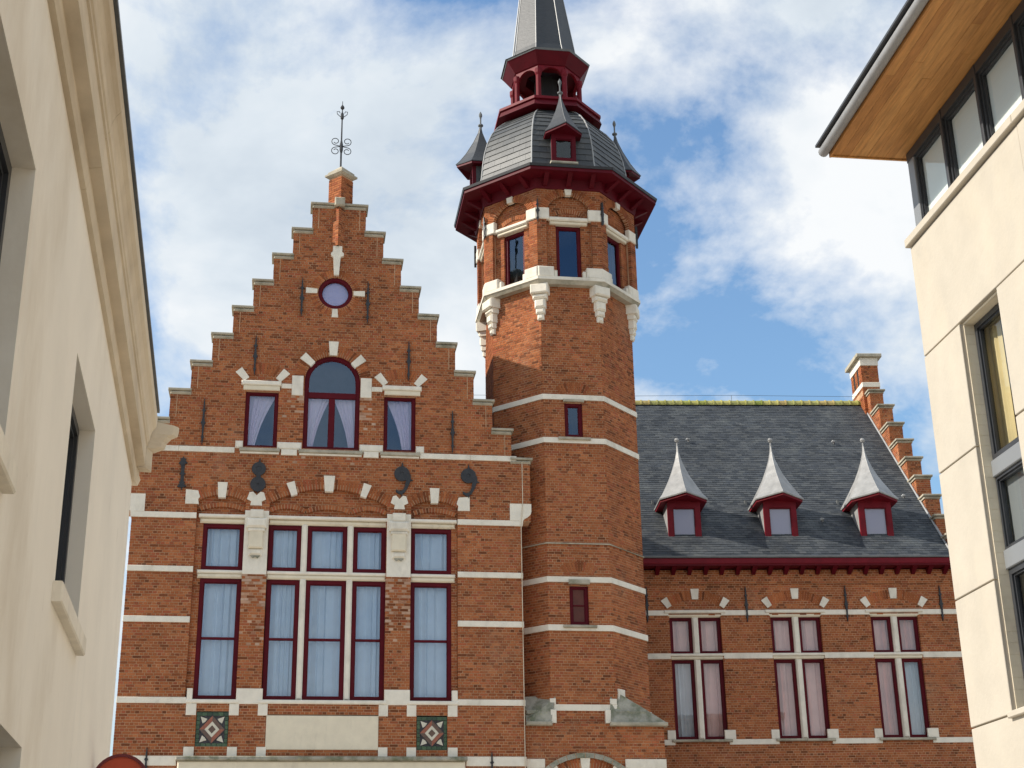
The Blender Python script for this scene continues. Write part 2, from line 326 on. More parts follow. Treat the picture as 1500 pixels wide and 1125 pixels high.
# ------------------------------------------------------------------ windows and curtains
def ring_poly(mb, fr, outer, inner, d0, d1):
    n = len(mb.v); k = len(outer)
    for d in (d1, d0): mb.v += [fr.p(u, d, z) for u, z in outer] + [fr.p(u, d, z) for u, z in inner]
    for i in range(k):
        j = (i+1) % k
        mb.f += [(n+i, n+j, n+k+j, n+k+i), (n+2*k+j, n+2*k+i, n+3*k+i, n+3*k+j), (n+j, n+i, n+2*k+i, n+2*k+j), (n+k+i, n+k+j, n+3*k+j, n+3*k+i)]
def window(fr, u0, u1, z0, z1, d, parent, fw=0.085, rails=(), mull=(), mt='red', gl='glass', th=0.08, bar=0.055, name='window', dd=0.0):
    mb = MB(); ring_poly(mb, fr, [(u0, z0), (u1, z0), (u1, z1), (u0, z1)], [(u0+fw, z0+fw), (u1-fw, z0+fw), (u1-fw, z1-fw), (u0+fw, z1-fw)], d-th, d)
    # inner bead
    f2 = fw+0.022
    ring_poly(mb, fr, [(u0+fw-.002, z0+fw-.002), (u1-fw+.002, z0+fw-.002), (u1-fw+.002, z1-fw+.002), (u0+fw-.002, z1-fw+.002)], [(u0+f2, z0+f2), (u1-f2, z0+f2), (u1-f2, z1-f2), (u0+f2, z1-f2)], d-th+.005, d-0.022)
    w = ob(name, mb, mt, parent)
    us = [u0+f2] + sorted(mull) + [u1-f2]; zs = [z0+f2] + sorted(rails) + [z1-f2]
    for r in sorted(rails): part('glazing_bar', mt, w, fr, u0+f2, u1-f2, d-th+.01, d-0.012, r-bar/2, r+bar/2, ch=0.008)
    for q in sorted(mull): part('glazing_bar', mt, w, fr, q-bar/2, q+bar/2, d-th+.008, d-0.01, z0+f2, z1-f2, ch=0.008)
    for i in range(len(us)-1):
        for j in range(len(zs)-1):
            a = us[i] + (bar/2 if i else 0)-.004; b = us[i+1] - (bar/2 if i < len(us)-2 else 0)+.004
            c = zs[j] + (bar/2 if j else 0)-.004; e = zs[j+1] - (bar/2 if j < len(zs)-2 else 0)+.004
            t1, t2 = rnd.uniform(-.004, .004), rnd.uniform(-.003, .003)
            p = MB(); dm = d-th*0.62
            q4 = [fr.p(a, dm, c), fr.p(b, dm+t1, c), fr.p(b, dm+t1+t2, e), fr.p(a, dm+t2, e)]
            p.quad(*(q4 if fr.U.cross(Vector((0, 0, 1))).dot(fr.N) > 0 else q4[::-1]))
            ob('pane', p, gl, w)
    return w
def curtain(fr, u0, u1, z0, z1, d, mt, label, group, side=0, pleats=None, amp=0.05, bottom=0.25, name='curtain'):
    """hanging cloth; side -1/+1: gathered towards u0/u1 at the bottom"""
    mb = MB(); n = 90; rows = 9 if side else 3; w = u1-u0; pl = pleats or max(3, int(w/0.16)); ph = rnd.uniform(0, 6); ph2 = rnd.uniform(0, 6); n0 = len(mb.v)
    for th in (0.0, 0.004):
        for j in range(rows):
            t = j/(rows-1); z = z1+(z0-z1)*t
            if side:
                f = bottom+(1-bottom)*(1-t)**1.0 - 0.10*math.sin(math.pi*t)
                a, b = (u0, u0+w*f) if side < 0 else (u1-w*f, u1)
            else: a, b = u0, u1
            for i in range(n):
                s = i/(n-1)
                q_ = (pl*s+ph+0.22*math.sin(7*s+ph2)) % 1.0; dd = amp*(2*(q_/.72 if q_ < .72 else (1-q_)/.28)-1)*(0.75+0.25*math.sin(9*s+ph2)) + amp*0.35*math.sin(2*math.pi*pl*0.41*s+ph2+t*0.5)
                mb.v.append(fr.p(a+(b-a)*s, d+dd-th, z))
    m_ = rows*n
    for j in range(rows-1):
        for i in range(n-1):
            a = n0+j*n+i; mb.f.append((a, a+n, a+n+1, a+1)); b = a+m_; mb.f.append((b, b+1, b+n+1, b+n))
    return ob(name, mb, mt, None, label=label, cat='curtain', group=group, smooth=True)
def blocks(name, mt, parent, fr, u0, u1, d0, d1, z0, z1, L=1.15, ch=0.008):
    n = max(1, int(round((u1-u0)/L))); e = [u0+(u1-u0)*i/n + (rnd.uniform(-.12, .12) if 0 < i < n else 0) for i in range(n+1)]
    for i in range(n): part(name, mt, parent, fr, e[i]+(.002 if i else 0), e[i+1]-(.002 if i < n-1 else 0), d0, d1+rnd.uniform(-.002, .002), z0, z1, ch=ch)

# ------------------------------------------------------------------ ground
WF = Fr((0, 0), (1, 0), (0, -1))
g = MB(); g.quad((-900, -900, -0.02), (900, -900, -0.02), (900, 900, -0.02), (-900, 900, -0.02)); ob('ground', g, 'ground', kind='structure')
g = MB(); g.quad((-40, -70, 0), (40, -70, 0), (40, 0.6, 0), (-40, 0.6, 0)); ob('pavement', g, 'paving', kind='structure')

# ================================================================== GABLED HALL
G = WF
hall = thing('gabled_hall', 'red brick gabled town hall front with stepped gable and white stone bands', 'building', (0, 0, 0))
S0, DS, ZS0, DZ, HW = 0.731, 0.4569, 19.596, 0.7427, 4.55
def hall_outline(z):
    if z < 11.30: return [(-HW, HW)]
    if z < 12.82: return [(-4.78, 4.78)]
    k = max(0, math.ceil((ZS0-0.10-z)/DZ - 1e-6) - 1) if z < ZS0-0.10 else -1
    if k < 0: return []
    w = S0+k*DS-0.055
    return [(-w, w)]
SPR = 11.62
def seg(hw, rise): return (hw*hw+rise*rise)/(2*rise)
bays = [(-2.528, 0.553, 0.17), (-0.048, 1.372, 0.385), (2.457, 0.553, 0.17)]     # centre, half width, rise
holes0 = []
for uc, hw, rise in bays:
    Rr = seg(hw, rise); holes0.append(archhole(uc, hw, 7.06, SPR, Rr+0.10, SPR+rise-Rr))
SM_L, SM_R = (-2.105, -1.322, 12.96, 14.42), (1.216, 1.988, 12.96, 14.42)
AU, AW, AZ = -0.043, 0.672, 14.74          # arched window: centre, half width, springing
holes0 += [rect(*SM_L), rect(*SM_R), archhole(AU, AW, 12.96, AZ, AW+0.10, AZ), disc(-0.04, 17.10, 0.50),
           rect(-2.81, -2.10, 6.00, 6.77), rect(2.065, 2.765, 5.95, 6.70), rect(-1.285, 1.215, 5.945, 6.705)]
def pale(u, z):
    for a, b, z0, z1, p in ((-1.97, -1.42, 8.2, 9.9, .75), (1.33, 1.905, 8.2, 9.9, .75), (-1.25, -.72, 13.7, 14.45, .5), (.64, .98, 13.4, 14.4, .7), (-1.3, 1.2, 12.4, 12.8, .12)):
        if a <= u <= b and z0 <= z <= z1: return rnd.random() < p*((z-z0)/(z1-z0))**.8
    return False
wall = lay(G, 0.0, 19.52, hall_outline, holes0, 0.0, hall, thick=0.45, singles=300, zmin=5.85, wallname='front_wall', alt=pale)
# recessed brickwork inside the three bays
def bay_outline(uc, hw, rise):
    Rr = seg(hw, rise); h = archhole(uc, hw, 7.06, SPR, Rr+0.10, SPR+rise-Rr)
    def f(z): c = h(z); return [c] if c else []
    return f
RD = -0.11
wins1 = [(-2.92, -1.98), (-1.405, -0.655), (-0.512, 0.414), (0.556, 1.322), (1.907, 2.87)]
for i, b in enumerate(bays):
    ws = [wins1[0]] if i == 0 else ([(-1.42, 1.33)] if i == 1 else [wins1[4]])
    hs = [rect(a, c, 7.0, 11.32) for a, c in ws]
    lay(G, 7.04, 12.10, bay_outline(*b), hs, RD, hall, thick=0.3, wallname='bay_wall')
# arches over the bays
pi = math.pi
for i, (uc, hw, rise) in enumerate(bays):
    Rr = seg(hw, rise); zc_ = SPR+rise-Rr; a = math.asin(hw/Rr)
    st = [(pi/2, 0.10, (0.08, 0.05))] if i != 1 else [(pi/2, 0.115, (0.08, 0.07)), (pi/2+0.318, 0.085, (0.06, 0.03)), (pi/2-0.318, 0.085, (0.06, 0.03))]
    arch(G, uc, zc_, Rr, Rr+0.24, pi/2-a-0.02, pi/2+a+0.02, 0.0, hall, st)
# springer stones
for u0, u1, notch in [(-3.36, -3.03, 0.09), (-1.95, -1.512, 0.10), (1.412, 1.83, 0.10), (2.985, 3.30, -0.09)]:
    z0, z1 = 11.54, 11.885
    if u0 == -3.36: poly = [(u0, z0), (u1-.02, z0), (u1-.04, z0+.12), (u1, z0+.17), (u1-.05, z1-.02), (u0, z1)]
    elif u0 == 2.985: poly = [(u0+.03, z0), (u1, z0), (u1, z1), (u0+.05, z1-.02), (u0, z0+.17), (u0+.04, z0+.12)]
    else: poly = [(u0+.08, z0), (u1-.08, z0), (u1-.10, z0+.10), (u1, z0+.15), (u1-.05, z1-.03), (u1-.13, z1-.01), ((u0+u1)/2, z1-.10), (u0+.13, z1-.01), (u0+.05, z1-.03), (u0, z0+.15), (u0+.10, z0+.10)]
    ob('springer', MB().prism(G, poly, -0.1, 0.03), 'stone', hall)
# relieving arches over the lintels inside each bay
for a, b in [(-3.0, -1.99), (-1.40, -0.60), (-0.56, 0.46), (0.50, 1.31), (1.92, 2.95)]:
    c = (a+b)/2; hw = (b-a)/2-0.01; rise = 0.105; Rr = seg(hw, rise); t = math.asin(hw/Rr)
    arch(G, c, 11.405+rise-Rr, Rr, Rr+0.105, pi/2-t, pi/2+t, RD+0.055, hall, [], bw=0.075)
# string courses
for z0, z1, l1, r0 in [(11.197, 11.333, -3.085, 3.01), (9.924, 10.057, -3.085, 3.01), (8.755, 8.893, -3.085, 3.01), (6.947, 7.083, -3.05, 3.0)]:
    blocks('stone_band', 'stone', hall, G, -HW-.01, l1, -0.05, 0.028, z0, z1); blocks('stone_band', 'stone', hall, G, r0, HW+.01, -0.05, 0.028, z0, z1)
blocks('stone_band', 'stone', hall, G, -4.79, -2.30, -0.05, 0.03, 12.82, 12.955); blocks('stone_band', 'stone', hall, G, 2.10, 4.45, -0.05, 0.03, 12.82, 12.955)
blocks('stone_band', 'stone', hall, G, -HW-.01, -3.18, -0.05, 0.03, 5.60, 5.81); blocks('stone_band', 'stone', hall, G, 3.19, HW+.01, -0.05, 0.03, 5.60, 5.81)
# corner corbels carrying the wider gable foot
for s in (-1, 1):
    poly = [(4.27, 11.33), (4.27, 11.75), (4.79, 11.75), (4.79, 11.56), (4.77, 11.49), (4.70, 11.42), (4.62, 11.38), (4.585, 11.33), (4.57, 11.20), (4.50, 11.20), (4.50, 11.33)]
    ob('corbel_stone', MB().prism(G, [(s*u, z) for u, z in (poly if s < 0 else poly[::-1])], -0.44, 0.034), 'stone', hall)
# gable window sills and blocks
for u0, u1 in [(-2.19, -1.24), (-0.80, 0.72), (1.14, 2.10)]:
    part('window_sill', 'coping', hall, G, u0, u1, -0.2, 0.085, 12.865, 12.945, ch=0.012); part('window_sill', 'stone', hall, G, u0+.02, u1-.02, -0.2, 0.04, 12.815, 12.863, ch=0.006)
for u0, u1 in [(-2.29, -2.115), (-1.31, -0.735), (0.645, 1.205), (2.0, 2.20)]:
    part('stone_block', 'stone', hall, G, u0, u1, -0.2, 0.036, 12.945, 13.13, ch=0.03)
    if u0 in (-1.31, 0.645): part('stone_block', 'stone', hall, G, u0+.10, u1-.10, -0.1, 0.04, 12.80, 12.943, ch=0.01)
# gable lintels
for a, b, c, e in [(-2.22, -1.27, -1.02, -0.745), (0.91, 2.125, 0.64, 0.91)]:
    x0, x1 = (a, b) if a < 0 else (1.17, b)
    part('lintel', 'stone', hall, G, x0, x1, -0.12, 0.085, 14.545, 14.66, ch=0.02); part('lintel', 'plaque', hall, G, x0+.05, x1-.03, -0.12, 0.05, 14.425, 14.543, ch=0.012)
    if a < 0: part('stone_block', 'stone', hall, G, b+.002, c, -0.12, 0.03, 14.50, 14.62, ch=0.008); part('stone_block', 'stone', hall, G, c+.002, e, -0.14, 0.036, 14.33, 14.84, ch=0.01)
    else: part('stone_block', 'stone', hall, G, e-.002, 1.168, -0.12, 0.03, 14.50, 14.62, ch=0.008); part('stone_block', 'stone', hall, G, c, e-.004, -0.14, 0.036, 14.33, 14.84, ch=0.01)
for uc in (-1.725, 1.62):
    hw = 0.33; rise = 0.10; Rr = seg(hw, rise); t = math.asin(hw/Rr)
    arch(G, uc, 14.76+rise-Rr, Rr, Rr+0.27, pi/2-t-0.10, pi/2+t+0.10, 0.0, hall, [(pi/2-t-0.12, 0.085, (0.02, 0.02)), (pi/2+t+0.12, 0.085, (0.02, 0.02))])
    part('soffit_line', 'brick', hall, G, uc-hw, uc+hw, -0.2, -0.03, 14.70, 14.76)
arch(G, AU, AZ, AW, AW+0.27, 0.10, pi-0.10, 0.0, hall, [(pi/2, 0.105, (0.0, 0.09)), (pi/2+0.86, 0.09, (0.03, 0.03)), (pi/2-0.86, 0.09, (0.03, 0.03))])
arch(G, -0.04, 17.10, 0.43, 0.63, -pi*0.999, pi*0.999, 0.0, hall, [(0.0, 0.065, (-.02, 0.10)), (3.1, 0.065, (-.02, 0.10)), (-pi/2, 0.07, (-.02, 0.04))], name='round_arch')
# bracket above the round window and the diagonal spine with pinnacle
b = MB().prism(G, [(-.135, 18.36), (.095, 18.36), (.095, 18.20), (.14, 18.16), (.14, 18.10), (.06, 18.06), (.03, 17.56), (-.09, 17.56), (-.12, 18.06), (-.18, 18.10), (-.18, 18.16), (-.135, 18.20)], -0.05, 0.10)
ob('bracket_stone', b, 'stone', hall)
for p0, p1 in (((-.19, 0.01), (-.02, -.16)), ((-.02, -.16), (.15, 0.01))):
    fs_ = Fr(p0, (p1[0]-p0[0], p1[1]-p0[1]), (p1[1]-p0[1], -(p1[0]-p0[0]))); L_ = math.hypot(p1[0]-p0[0], p1[1]-p0[1])
    lay(fs_, 18.36, 19.448, lambda z: [(0, L_)], [], 0.0, hall, thick=.10, wallname='gable_spine')
part('stone_block', 'coping', hall, G, -.13, .13, -.1, .22, 19.46, 19.70, ch=.03)
for i, (a, zz0, zz1) in enumerate([(0.31, 19.62, 20.38)]):
    cx, cy = 0.02, 0.12
    pin = ob('pinnacle', MB().loft([[(cx-a+.012, cy, zz), (cx, cy-a+.012, zz), (cx+a-.012, cy, zz), (cx, cy+a-.012, zz)] for zz in (zz0, zz1)]), 'mortar', hall)
    cr = [(cx-a, cy), (cx, cy-a), (cx+a, cy), (cx, cy+a)]
    for k in range(4):
        p0, p1 = cr[k], cr[(k+1) % 4]; bm_ = MB(); fq = Fr(p0, (p1[0]-p0[0], p1[1]-p0[1]), (p1[1]-p0[1], -(p1[0]-p0[0]))); L_ = math.hypot(p1[0]-p0[0], p1[1]-p0[1])
        for c in range(int((zz1-zz0)/CH)):
            for x0, x1 in (((0, .195), (.195, L_)) if (c+k) % 2 else ((0, .0975), (.0975, .2925), (.2925, L_))): brick(bm_, fq, x0+(.006 if x0 else 0), x1-(.006 if x1 < L_ else 0), 0.0, zz0+c*CH)
        ob('brickwork', bm_, 'brick', pin, kind='stuff')
    def sq(r, z): return [(cx-r, cy, z), (cx, cy-r, z), (cx+r, cy, z), (cx, cy+r, z)]
    ob('pinnacle_cap', MB().loft([sq(.32, 20.37), sq(.42, 20.42), sq(.42, 20.47), sq(.34, 20.49), sq(.34, 20.55), sq(.05, 20.74)]), 'coping', pin)
# wrought iron finial
fx, fy = 0.0, 0.12
rod = MB().tube([(fx, fy, 20.70), (fx, fy, 22.30), (fx, fy, 22.72)], [.026, .018, .008], 7)
fin = ob('finial', rod, 'iron', hall)
def scroll(cx, cz, r, sx, sz, turns=1.15, n=20):
    pts = []
    for i in range(n):
        t = i/(n-1); a = math.pi*0.5*(-1) + t*turns*2*math.pi; rr = r*(1-0.55*t)
        pts.append((cx+sx*rr*math.cos(a), fy, cz+sz*rr*math.sin(a)))
    return pts
for sx in (-1, 1):
    for sz in (-1, 1):
        p0 = [(fx, fy, 21.36)] + scroll(fx+sx*.15, 21.36+sz*.145, .115, sx, sz)
        ob('scroll', MB().tube(p0, .011, 5), 'iron', fin)
    ob('scroll', MB().tube([(fx, fy, 22.23), (fx+sx*.06, fy, 22.26), (fx+sx*.13, fy, 22.33), (fx+sx*.14, fy, 22.40), (fx+sx*.08, fy, 22.41), (fx+sx*.06, fy, 22.36)], .010, 5), 'iron', fin)
ob('finial_knob', MB().lathe((fx, fy, 22.53), [(.0, -.08), (.05, -.03), (.055, 0), (.04, .04), (.0, .09)], 8), 'iron', fin)
ob('finial_collar', MB().lathe((fx, fy, 22.30), [(.02, -.14), (.045, -.10), (.04, .04), (.02, .08)], 8), 'iron', fin)
ob('finial_collar', MB().lathe((fx, fy, 21.30), [(.025, -.14), (.045, -.05), (.045, .10), (.02, .24)], 8), 'iron', fin)
# step copings
for k in range(0, 10):
    zt = ZS0-k*DZ
    for s in ((-1, 1) if k else (0,)):
        o_ = S0+k*DS; i_ = S0+(k-1)*DS-0.085
        u0, u1 = (-o_, o_) if s == 0 else ((i_, o_) if s > 0 else (-o_, -i_))
        c = MB().box(G, u0, u1, -0.52, 0.075, zt-.055, zt, ch=0.01)
        c.box(G, u0+(.05 if s <= 0 else .0), u1-(.05 if s >= 0 else .0), -0.5, 0.045, zt-.145, zt-.056, ch=0.035)
        ob('coping', c, 'coping', hall)
        if k < 9:
            for q in ((-1, 1) if s == 0 else (s,)):
                e = q*(o_-.055-.16); part('corner_bead', 'mortar', hall, G, e-.009, e+.009, -.02, .006, zt-DZ+.02, zt-.15)
# iron wall anchors
def anchor(fr, u, z0, z1, d, parent, w=1.0):
    L = z1-z0; pr = [(0, .004), (.06, .012), (.12, .02), (.16, .035), (.19, .018), (.34, .022), (.44, .034), (.47, .06), (.50, .036), (.60, .022), (.70, .018), (.74, .045), (.77, .018), (.90, .014), (1, .003)]
    mb = MB().prism(fr, [(u+w*x, z0+L*t) for t, x in pr] + [(u-w*x, z0+L*t) for t, x in pr[::-1]], d-.03, d+.03)
    return ob('wall_anchor', mb, 'iron', parent)
for u, a, b in [(-.862, 16.41, 17.46), (.768, 16.29, 17.43), (-1.928, 14.80, 15.85), (1.805, 14.82, 15.88), (-3.065, 12.99, 14.16), (2.888, 12.99, 14.07), (-3.82, 5.0, 5.99), (3.77, 5.0, 5.92)]: anchor(G, u, a, b, .035, hall)
# the date 1 8 9 9 in wrought iron
def dig(mb, parent=hall): return ob('date_numeral', mb, 'iron', parent)
def circ(u, z, r, n=20): return [(u+r*math.cos(2*pi*i/n), z+r*math.sin(2*pi*i/n)) for i in range(n)]
def ring(mb, u, z, r, ri, d0=.01, d1=.05): ring_poly(mb, G, circ(u, z, r), circ(u, z, ri), d0, d1); mb.prism(G, circ(u, z, ri+.01), d0, d1-.012)
z0 = 11.855
m1 = MB().prism(G, [(-3.50, z0+.10), (-3.43, z0+.10), (-3.425, z0+.72), (-3.505, z0+.72)], .01, .045)
for zz, sc_ in ((z0+.70, 1), (z0+.13, -1)):
    m1.prism(G, [(-3.465-.105, zz-.05), (-3.465-.06, zz-.06), (-3.465-.05, zz-.12*sc_ if sc_ > 0 else zz-.06), (-3.465+.05, zz-.06), (-3.465+.06, zz-.05), (-3.465+.105, zz-.03), (-3.465+.05, zz+.03), (-3.465+.07, zz+.08), (-3.465+.02, zz+.08), (-3.465, zz+.14*sc_ if sc_ > 0 else zz+.09), (-3.465-.02, zz+.08), (-3.465-.07, zz+.08), (-3.465-.05, zz+.03)], .015, .05)
m1.prism(G, [(-3.54, z0+.40), (-3.465, z0+.36), (-3.39, z0+.40), (-3.465, z0+.46)], .012, .052); m1.prism(G, [(-3.50, z0+.12), (-3.465, z0-.01), (-3.43, z0+.12)], .012, .04)
dig(m1)
u = -1.71
m8 = MB(); ring(m8, u, z0+.58, .165, .07); ring(m8, u-.005, z0+.20, .18, .03); m8.prism(G, [(u-.06, z0+.33), (u+.06, z0+.33), (u+.05, z0+.46), (u-.05, z0+.46)], .012, .048)
m8.prism(G, [(u-.03, z0+.70), (u+.04, z0+.70), (u+.02, z0+.86)], .012, .045); m8.prism(G, [(u-.03, z0+.05), (u, z0-.02), (u+.03, z0+.05)], .012, .045); dig(m8)
for u in (1.685, 3.285):
    m9 = MB(); ring(m9, u-.015, z0+.56, .185, .05)
    cen = [(u+.14, z0+.55), (u+.145, z0+.45), (u+.12, z0+.33), (u+.085, z0+.22), (u+.03, z0+.12), (u-.06, z0+.085), (u-.13, z0+.12), (u-.15, z0+.16)]; wd_ = [.05, .055, .05, .038, .036, .04, .03, .004]
    L_, R_p = [], []
    for i, (x, z) in enumerate(cen):
        a = cen[max(0, i-1)]; b = cen[min(len(cen)-1, i+1)]; tx, tz = b[0]-a[0], b[1]-a[1]; l = math.hypot(tx, tz); L_.append((x-tz/l*wd_[i], z+tx/l*wd_[i])); R_p.append((x+tz/l*wd_[i], z-tx/l*wd_[i]))
    for i in range(len(cen)-1): m9.prism(G, [L_[i], L_[i+1], R_p[i+1], R_p[i]], .012, .047)
    m9.prism(G, [(u-.05, z0+.69), (u+.03, z0+.69), (u-.005, z0+.87)], .012, .045); m9.prism(G, [(u+.15, z0+.46), (u+.26, z0+.40), (u+.15, z0+.38)], .012, .035)
    m9.prism(G, [(u-.04, z0+.09), (u-.01, z0-.01), (u+.02, z0+.09)], .012, .042); dig(m9)
# bay windows, mullions, transoms, lintels
WD = -0.125
hw_up, hw_lo = [], []
for i, (a, b) in enumerate(wins1):
    hw_lo.append(window(G, a, b, 7.045, 9.81, WD, hall, rails=[8.435]))
    hw_up.append(window(G, a, b, 10.005, 11.11, WD, hall))
for u0, u1 in [(-0.653, -0.514), (0.416, 0.554)]:
    for z0_, z1_ in [(7.05, 9.84), (9.96, 11.15)]: 
        part('mullion', 'stone', hall, G, u0, u1, -0.24, -0.045, z0_, z1_, ch=0.035)
for u0, u1 in [(-3.0, -1.95), (-1.43, 1.34), (1.89, 2.96)]:
    part('transom', 'stone', hall, G, u0, u1, -0.26, -0.04, 9.925, 10.0, ch=0.02); part('transom', 'plaque', hall, G, u0+.01, u1-.01, -0.24, -0.06, 9.815, 9.923, ch=0.03)
    part('lintel', 'stone', hall, G, u0-.03, u1+.03, -0.24, 0.02, 11.235, 11.315, ch=0.02); part('lintel', 'plaque', hall, G, u0, u1, -0.24, -0.045, 11.118, 11.233, ch=0.035)
    part('window_sill', 'stone', hall, G, u0-.06, u1+.06, -0.24, 0.05, 6.95, 7.04, ch=0.02)
# carved corbels on the piers
for u0, u1 in [(-1.975, -1.425), (1.335, 1.90)]:
    c = (u0+u1)/2; w = (u1-u0)/2
    pier = part('pier_stone', 'stone', hall, G, u0, u1, -0.12, 0.012, 9.90, 11.42, ch=0.006)
    part('corbel_top', 'stone', pier, G, c-w*.55, c+w*.55, 0, .12, 11.22, 11.42, ch=.02)
    part('corbel_top', 'stone', pier, G, c-w*.85, c+w*.85, 0, .15, 10.98, 11.218, ch=.05)
    part('corbel_shaft', 'plaque', pier, G, c-w*.62, c+w*.62, 0, .10, 10.50, 10.978, ch=.03)
    part('corbel_shaft', 'stone', pier, G, c-w*.70, c+w*.70, 0, .115, 10.90, 10.975, ch=.02)
    part('corbel_foot', 'stone', pier, G, c-w*.58, c+w*.58, 0, .075, 10.33, 10.498, ch=.05)
    ob('corbel_drop', MB().prism(G, [(c-w*.4, 10.33), (c-w*.2, 10.27), (c, 10.31), (c+w*.2, 10.27), (c+w*.4, 10.33)], .0, .05), 'moss', pier)
# sill blocks
for u0, u1 in [(-1.965, -1.385), (1.33, 1.91)]: part('stone_block', 'stone', hall, G, u0, u1, -.1, .034, 6.94, 7.285, ch=.01)
for u0, u1 in [(-3.045, -2.925), (2.872, 3.0)]: part('stone_block', 'stone', hall, G, u0, u1, -.2, .034, 6.945, 7.28, ch=.008)
for u0, u1 in [(-3.045, -2.82), (-2.105, -1.89), (-1.475, -1.26), (1.21, 1.42), (1.845, 2.06), (2.775, 2.995)]:
    part('stone_block', 'stone', hall, G, u0, u1, -.1, .03, 6.69, 6.945, ch=.008); part('stone_block', 'stone', hall, G, u0, u1, -.1, .03, 5.80, 6.005, ch=.008)
# ledge under the bay
part('ledge', 'moss', hall, G, -3.19, 3.20, -.1, .20, 5.70, 5.79, ch=.02); part('ledge', 'plaque', hall, G, -3.15, 3.16, -.1, .12, 5.40, 5.698, ch=.03)
# plaque and tile panels
part('plaque', 'plaque', hall, G, -1.28, 1.21, -.1, .012, 5.95, 6.70, ch=.01)
def tilepanel(u0, u1, z0, z1):
    c, e = (u0+u1)/2, (z0+z1)/2; w, h = (u1-u0)/2, (z1-z0)/2
    t = part('tile_panel', 'g_dark', hall, G, u0, u1, -.12, -.03, z0, z1)
    n = 6
    for i in range(n):
        a, b = u0+(u1-u0)*i/n, u0+(u1-u0)*(i+1)/n
        for q0, q1 in ((z0+.005, z0+.085), (z1-.085, z1-.005)): part('tile', 'g_green', t, G, a+.003, b-.003, -.05, -.012+rnd.uniform(-.002, .002), q0, q1, ch=.004)
        q0, q1 = z0+.09+(z1-z0-.18)*i/n, z0+.09+(z1-z0-.18)*(i+1)/n
        for a2, b2 in ((u0+.005, u0+.075), (u1-.075, u1-.005)): part('tile', 'g_green', t, G, a2, b2, -.05, -.012+rnd.uniform(-.002, .002), q0+.003, q1-.003, ch=.004)
    for sx in (-1, 1):
        for sz in (-1, 1):
            cx, cz = c+sx*(w-.09), e+sz*(h-.10)
            ob('tile', MB().prism(G, [(cx, cz), (cx-sx*.05, cz-sz*.15), (cx-sx*.11, cz-sz*.11), (cx-sx*.15, cz-sz*.05)], -.05, -.014), 'g_cream', t)
            ob('tile', MB().prism(G, circ(cx-sx*.12, cz-sz*.0, .028, 8), -.05, -.010), 'g_dark', t)
    def dia(r, ri, mt, d1):
        for q in range(4):
            a0, a1 = q*pi/2, (q+1)*pi/2
            pts = [(c+r*w*math.cos(a0), e+r*h*math.sin(a0)), (c+r*w*math.cos(a1), e+r*h*math.sin(a1)), (c+ri*w*math.cos(a1), e+ri*h*math.sin(a1)), (c+ri*w*math.cos(a0), e+ri*h*math.sin(a0))]
            m_ = MB().prism(G, pts, -.05, d1); ob('tile', m_, mt if isinstance(mt, str) else mt[q % 2], t)
    dia(.86, .79, 'g_dark', -.006); dia(.78, .47, ('g_brown', 'g_red'), -.002); dia(.46, .24, 'g_cream', .002)
    ob('tile', MB().prism(G, [(c+.22*w, e), (c, e+.22*h), (c-.22*w, e), (c, e-.22*h)], -.05, .0), 'g_brown', t)
tilepanel(-2.805, -2.105, 6.005, 6.765); tilepanel(2.07, 2.76, 5.955, 6.695)
# gable windows
window(G, SM_L[0], SM_L[1], 12.965, 14.42, -0.07, hall, fw=.075); window(G, SM_R[0], SM_R[1], 12.965, 14.42, -0.07, hall, fw=.075)
def arched(u, hw, z0, zs, d, fw, zt, parent):
    n = 24
    def pts(w, zb): return [(u-w, zb), (u+w, zb)] + [(u+w*math.cos(pi*i/n), zs+w*math.sin(pi*i/n)) for i in range(n+1)]
    mb = MB(); ring_poly(mb, G, pts(hw, z0), pts(hw-fw, z0+fw), d-.08, d); ring_poly(mb, G, pts(hw-fw+.002, z0+fw-.002), pts(hw-fw-.025, z0+fw+.025), d-.075, d-.02)
    w = ob('window', mb, 'red', parent)
    part('glazing_bar', 'red', w, G, u-hw+fw, u+hw-fw, d-.07, d-.006, zt-.075, zt+.075, ch=.012); part('glazing_bar', 'red', w, G, u-.075, u+.075, d-.07, d-.008, z0+fw, zt-.076, ch=.012)
    p = MB(); p.v = [G.p(a, d-.05, b) for a, b in [(u-hw+fw, zt+.07)] + [(u+(hw-fw)*math.cos(pi*i/n), max(zs, zt+.07)+(hw-fw)*math.sin(pi*i/n)) for i in range(n+1)][::-1] + [(u+hw-fw, zt+.07)]]; p.f = [tuple(range(len(p.v)))]
    ob('pane', p, 'glass', w)
    for a, b in ((u-hw+fw, u-.07), (u+.07, u+hw-fw)):
        p = MB(); p.quad(G.p(a, d-.05, z0+fw), G.p(b, d-.048, z0+fw), G.p(b, d-.048, zt-.07), G.p(a, d-.05, zt-.07)); ob('pane', p, 'glass', w)
arched(AU, AW, 12.965, AZ, -0.07, .085, 14.39, hall)
mb = MB(); ring_poly(mb, G, circ(-.04, 17.10, .435, 32), circ(-.04, 17.10, .34, 32), -.13, -.04); ring_poly(mb, G, circ(-.04, 17.10, .342, 32), circ(-.04, 17.10, .322, 32), -.12, -.06)
rw = ob('round_window', mb, 'red', hall); p = MB(); p.v = [G.p(a, -.10, b) for a, b in circ(-.04, 17.10, .34, 32)]; p.f = [tuple(range(32))]; ob('pane', p, 'glass', rw)
ob('blind', MB().prism(G, circ(-.04, 17.10, .40, 32), -.16, -.145), 'curtain2', rw)
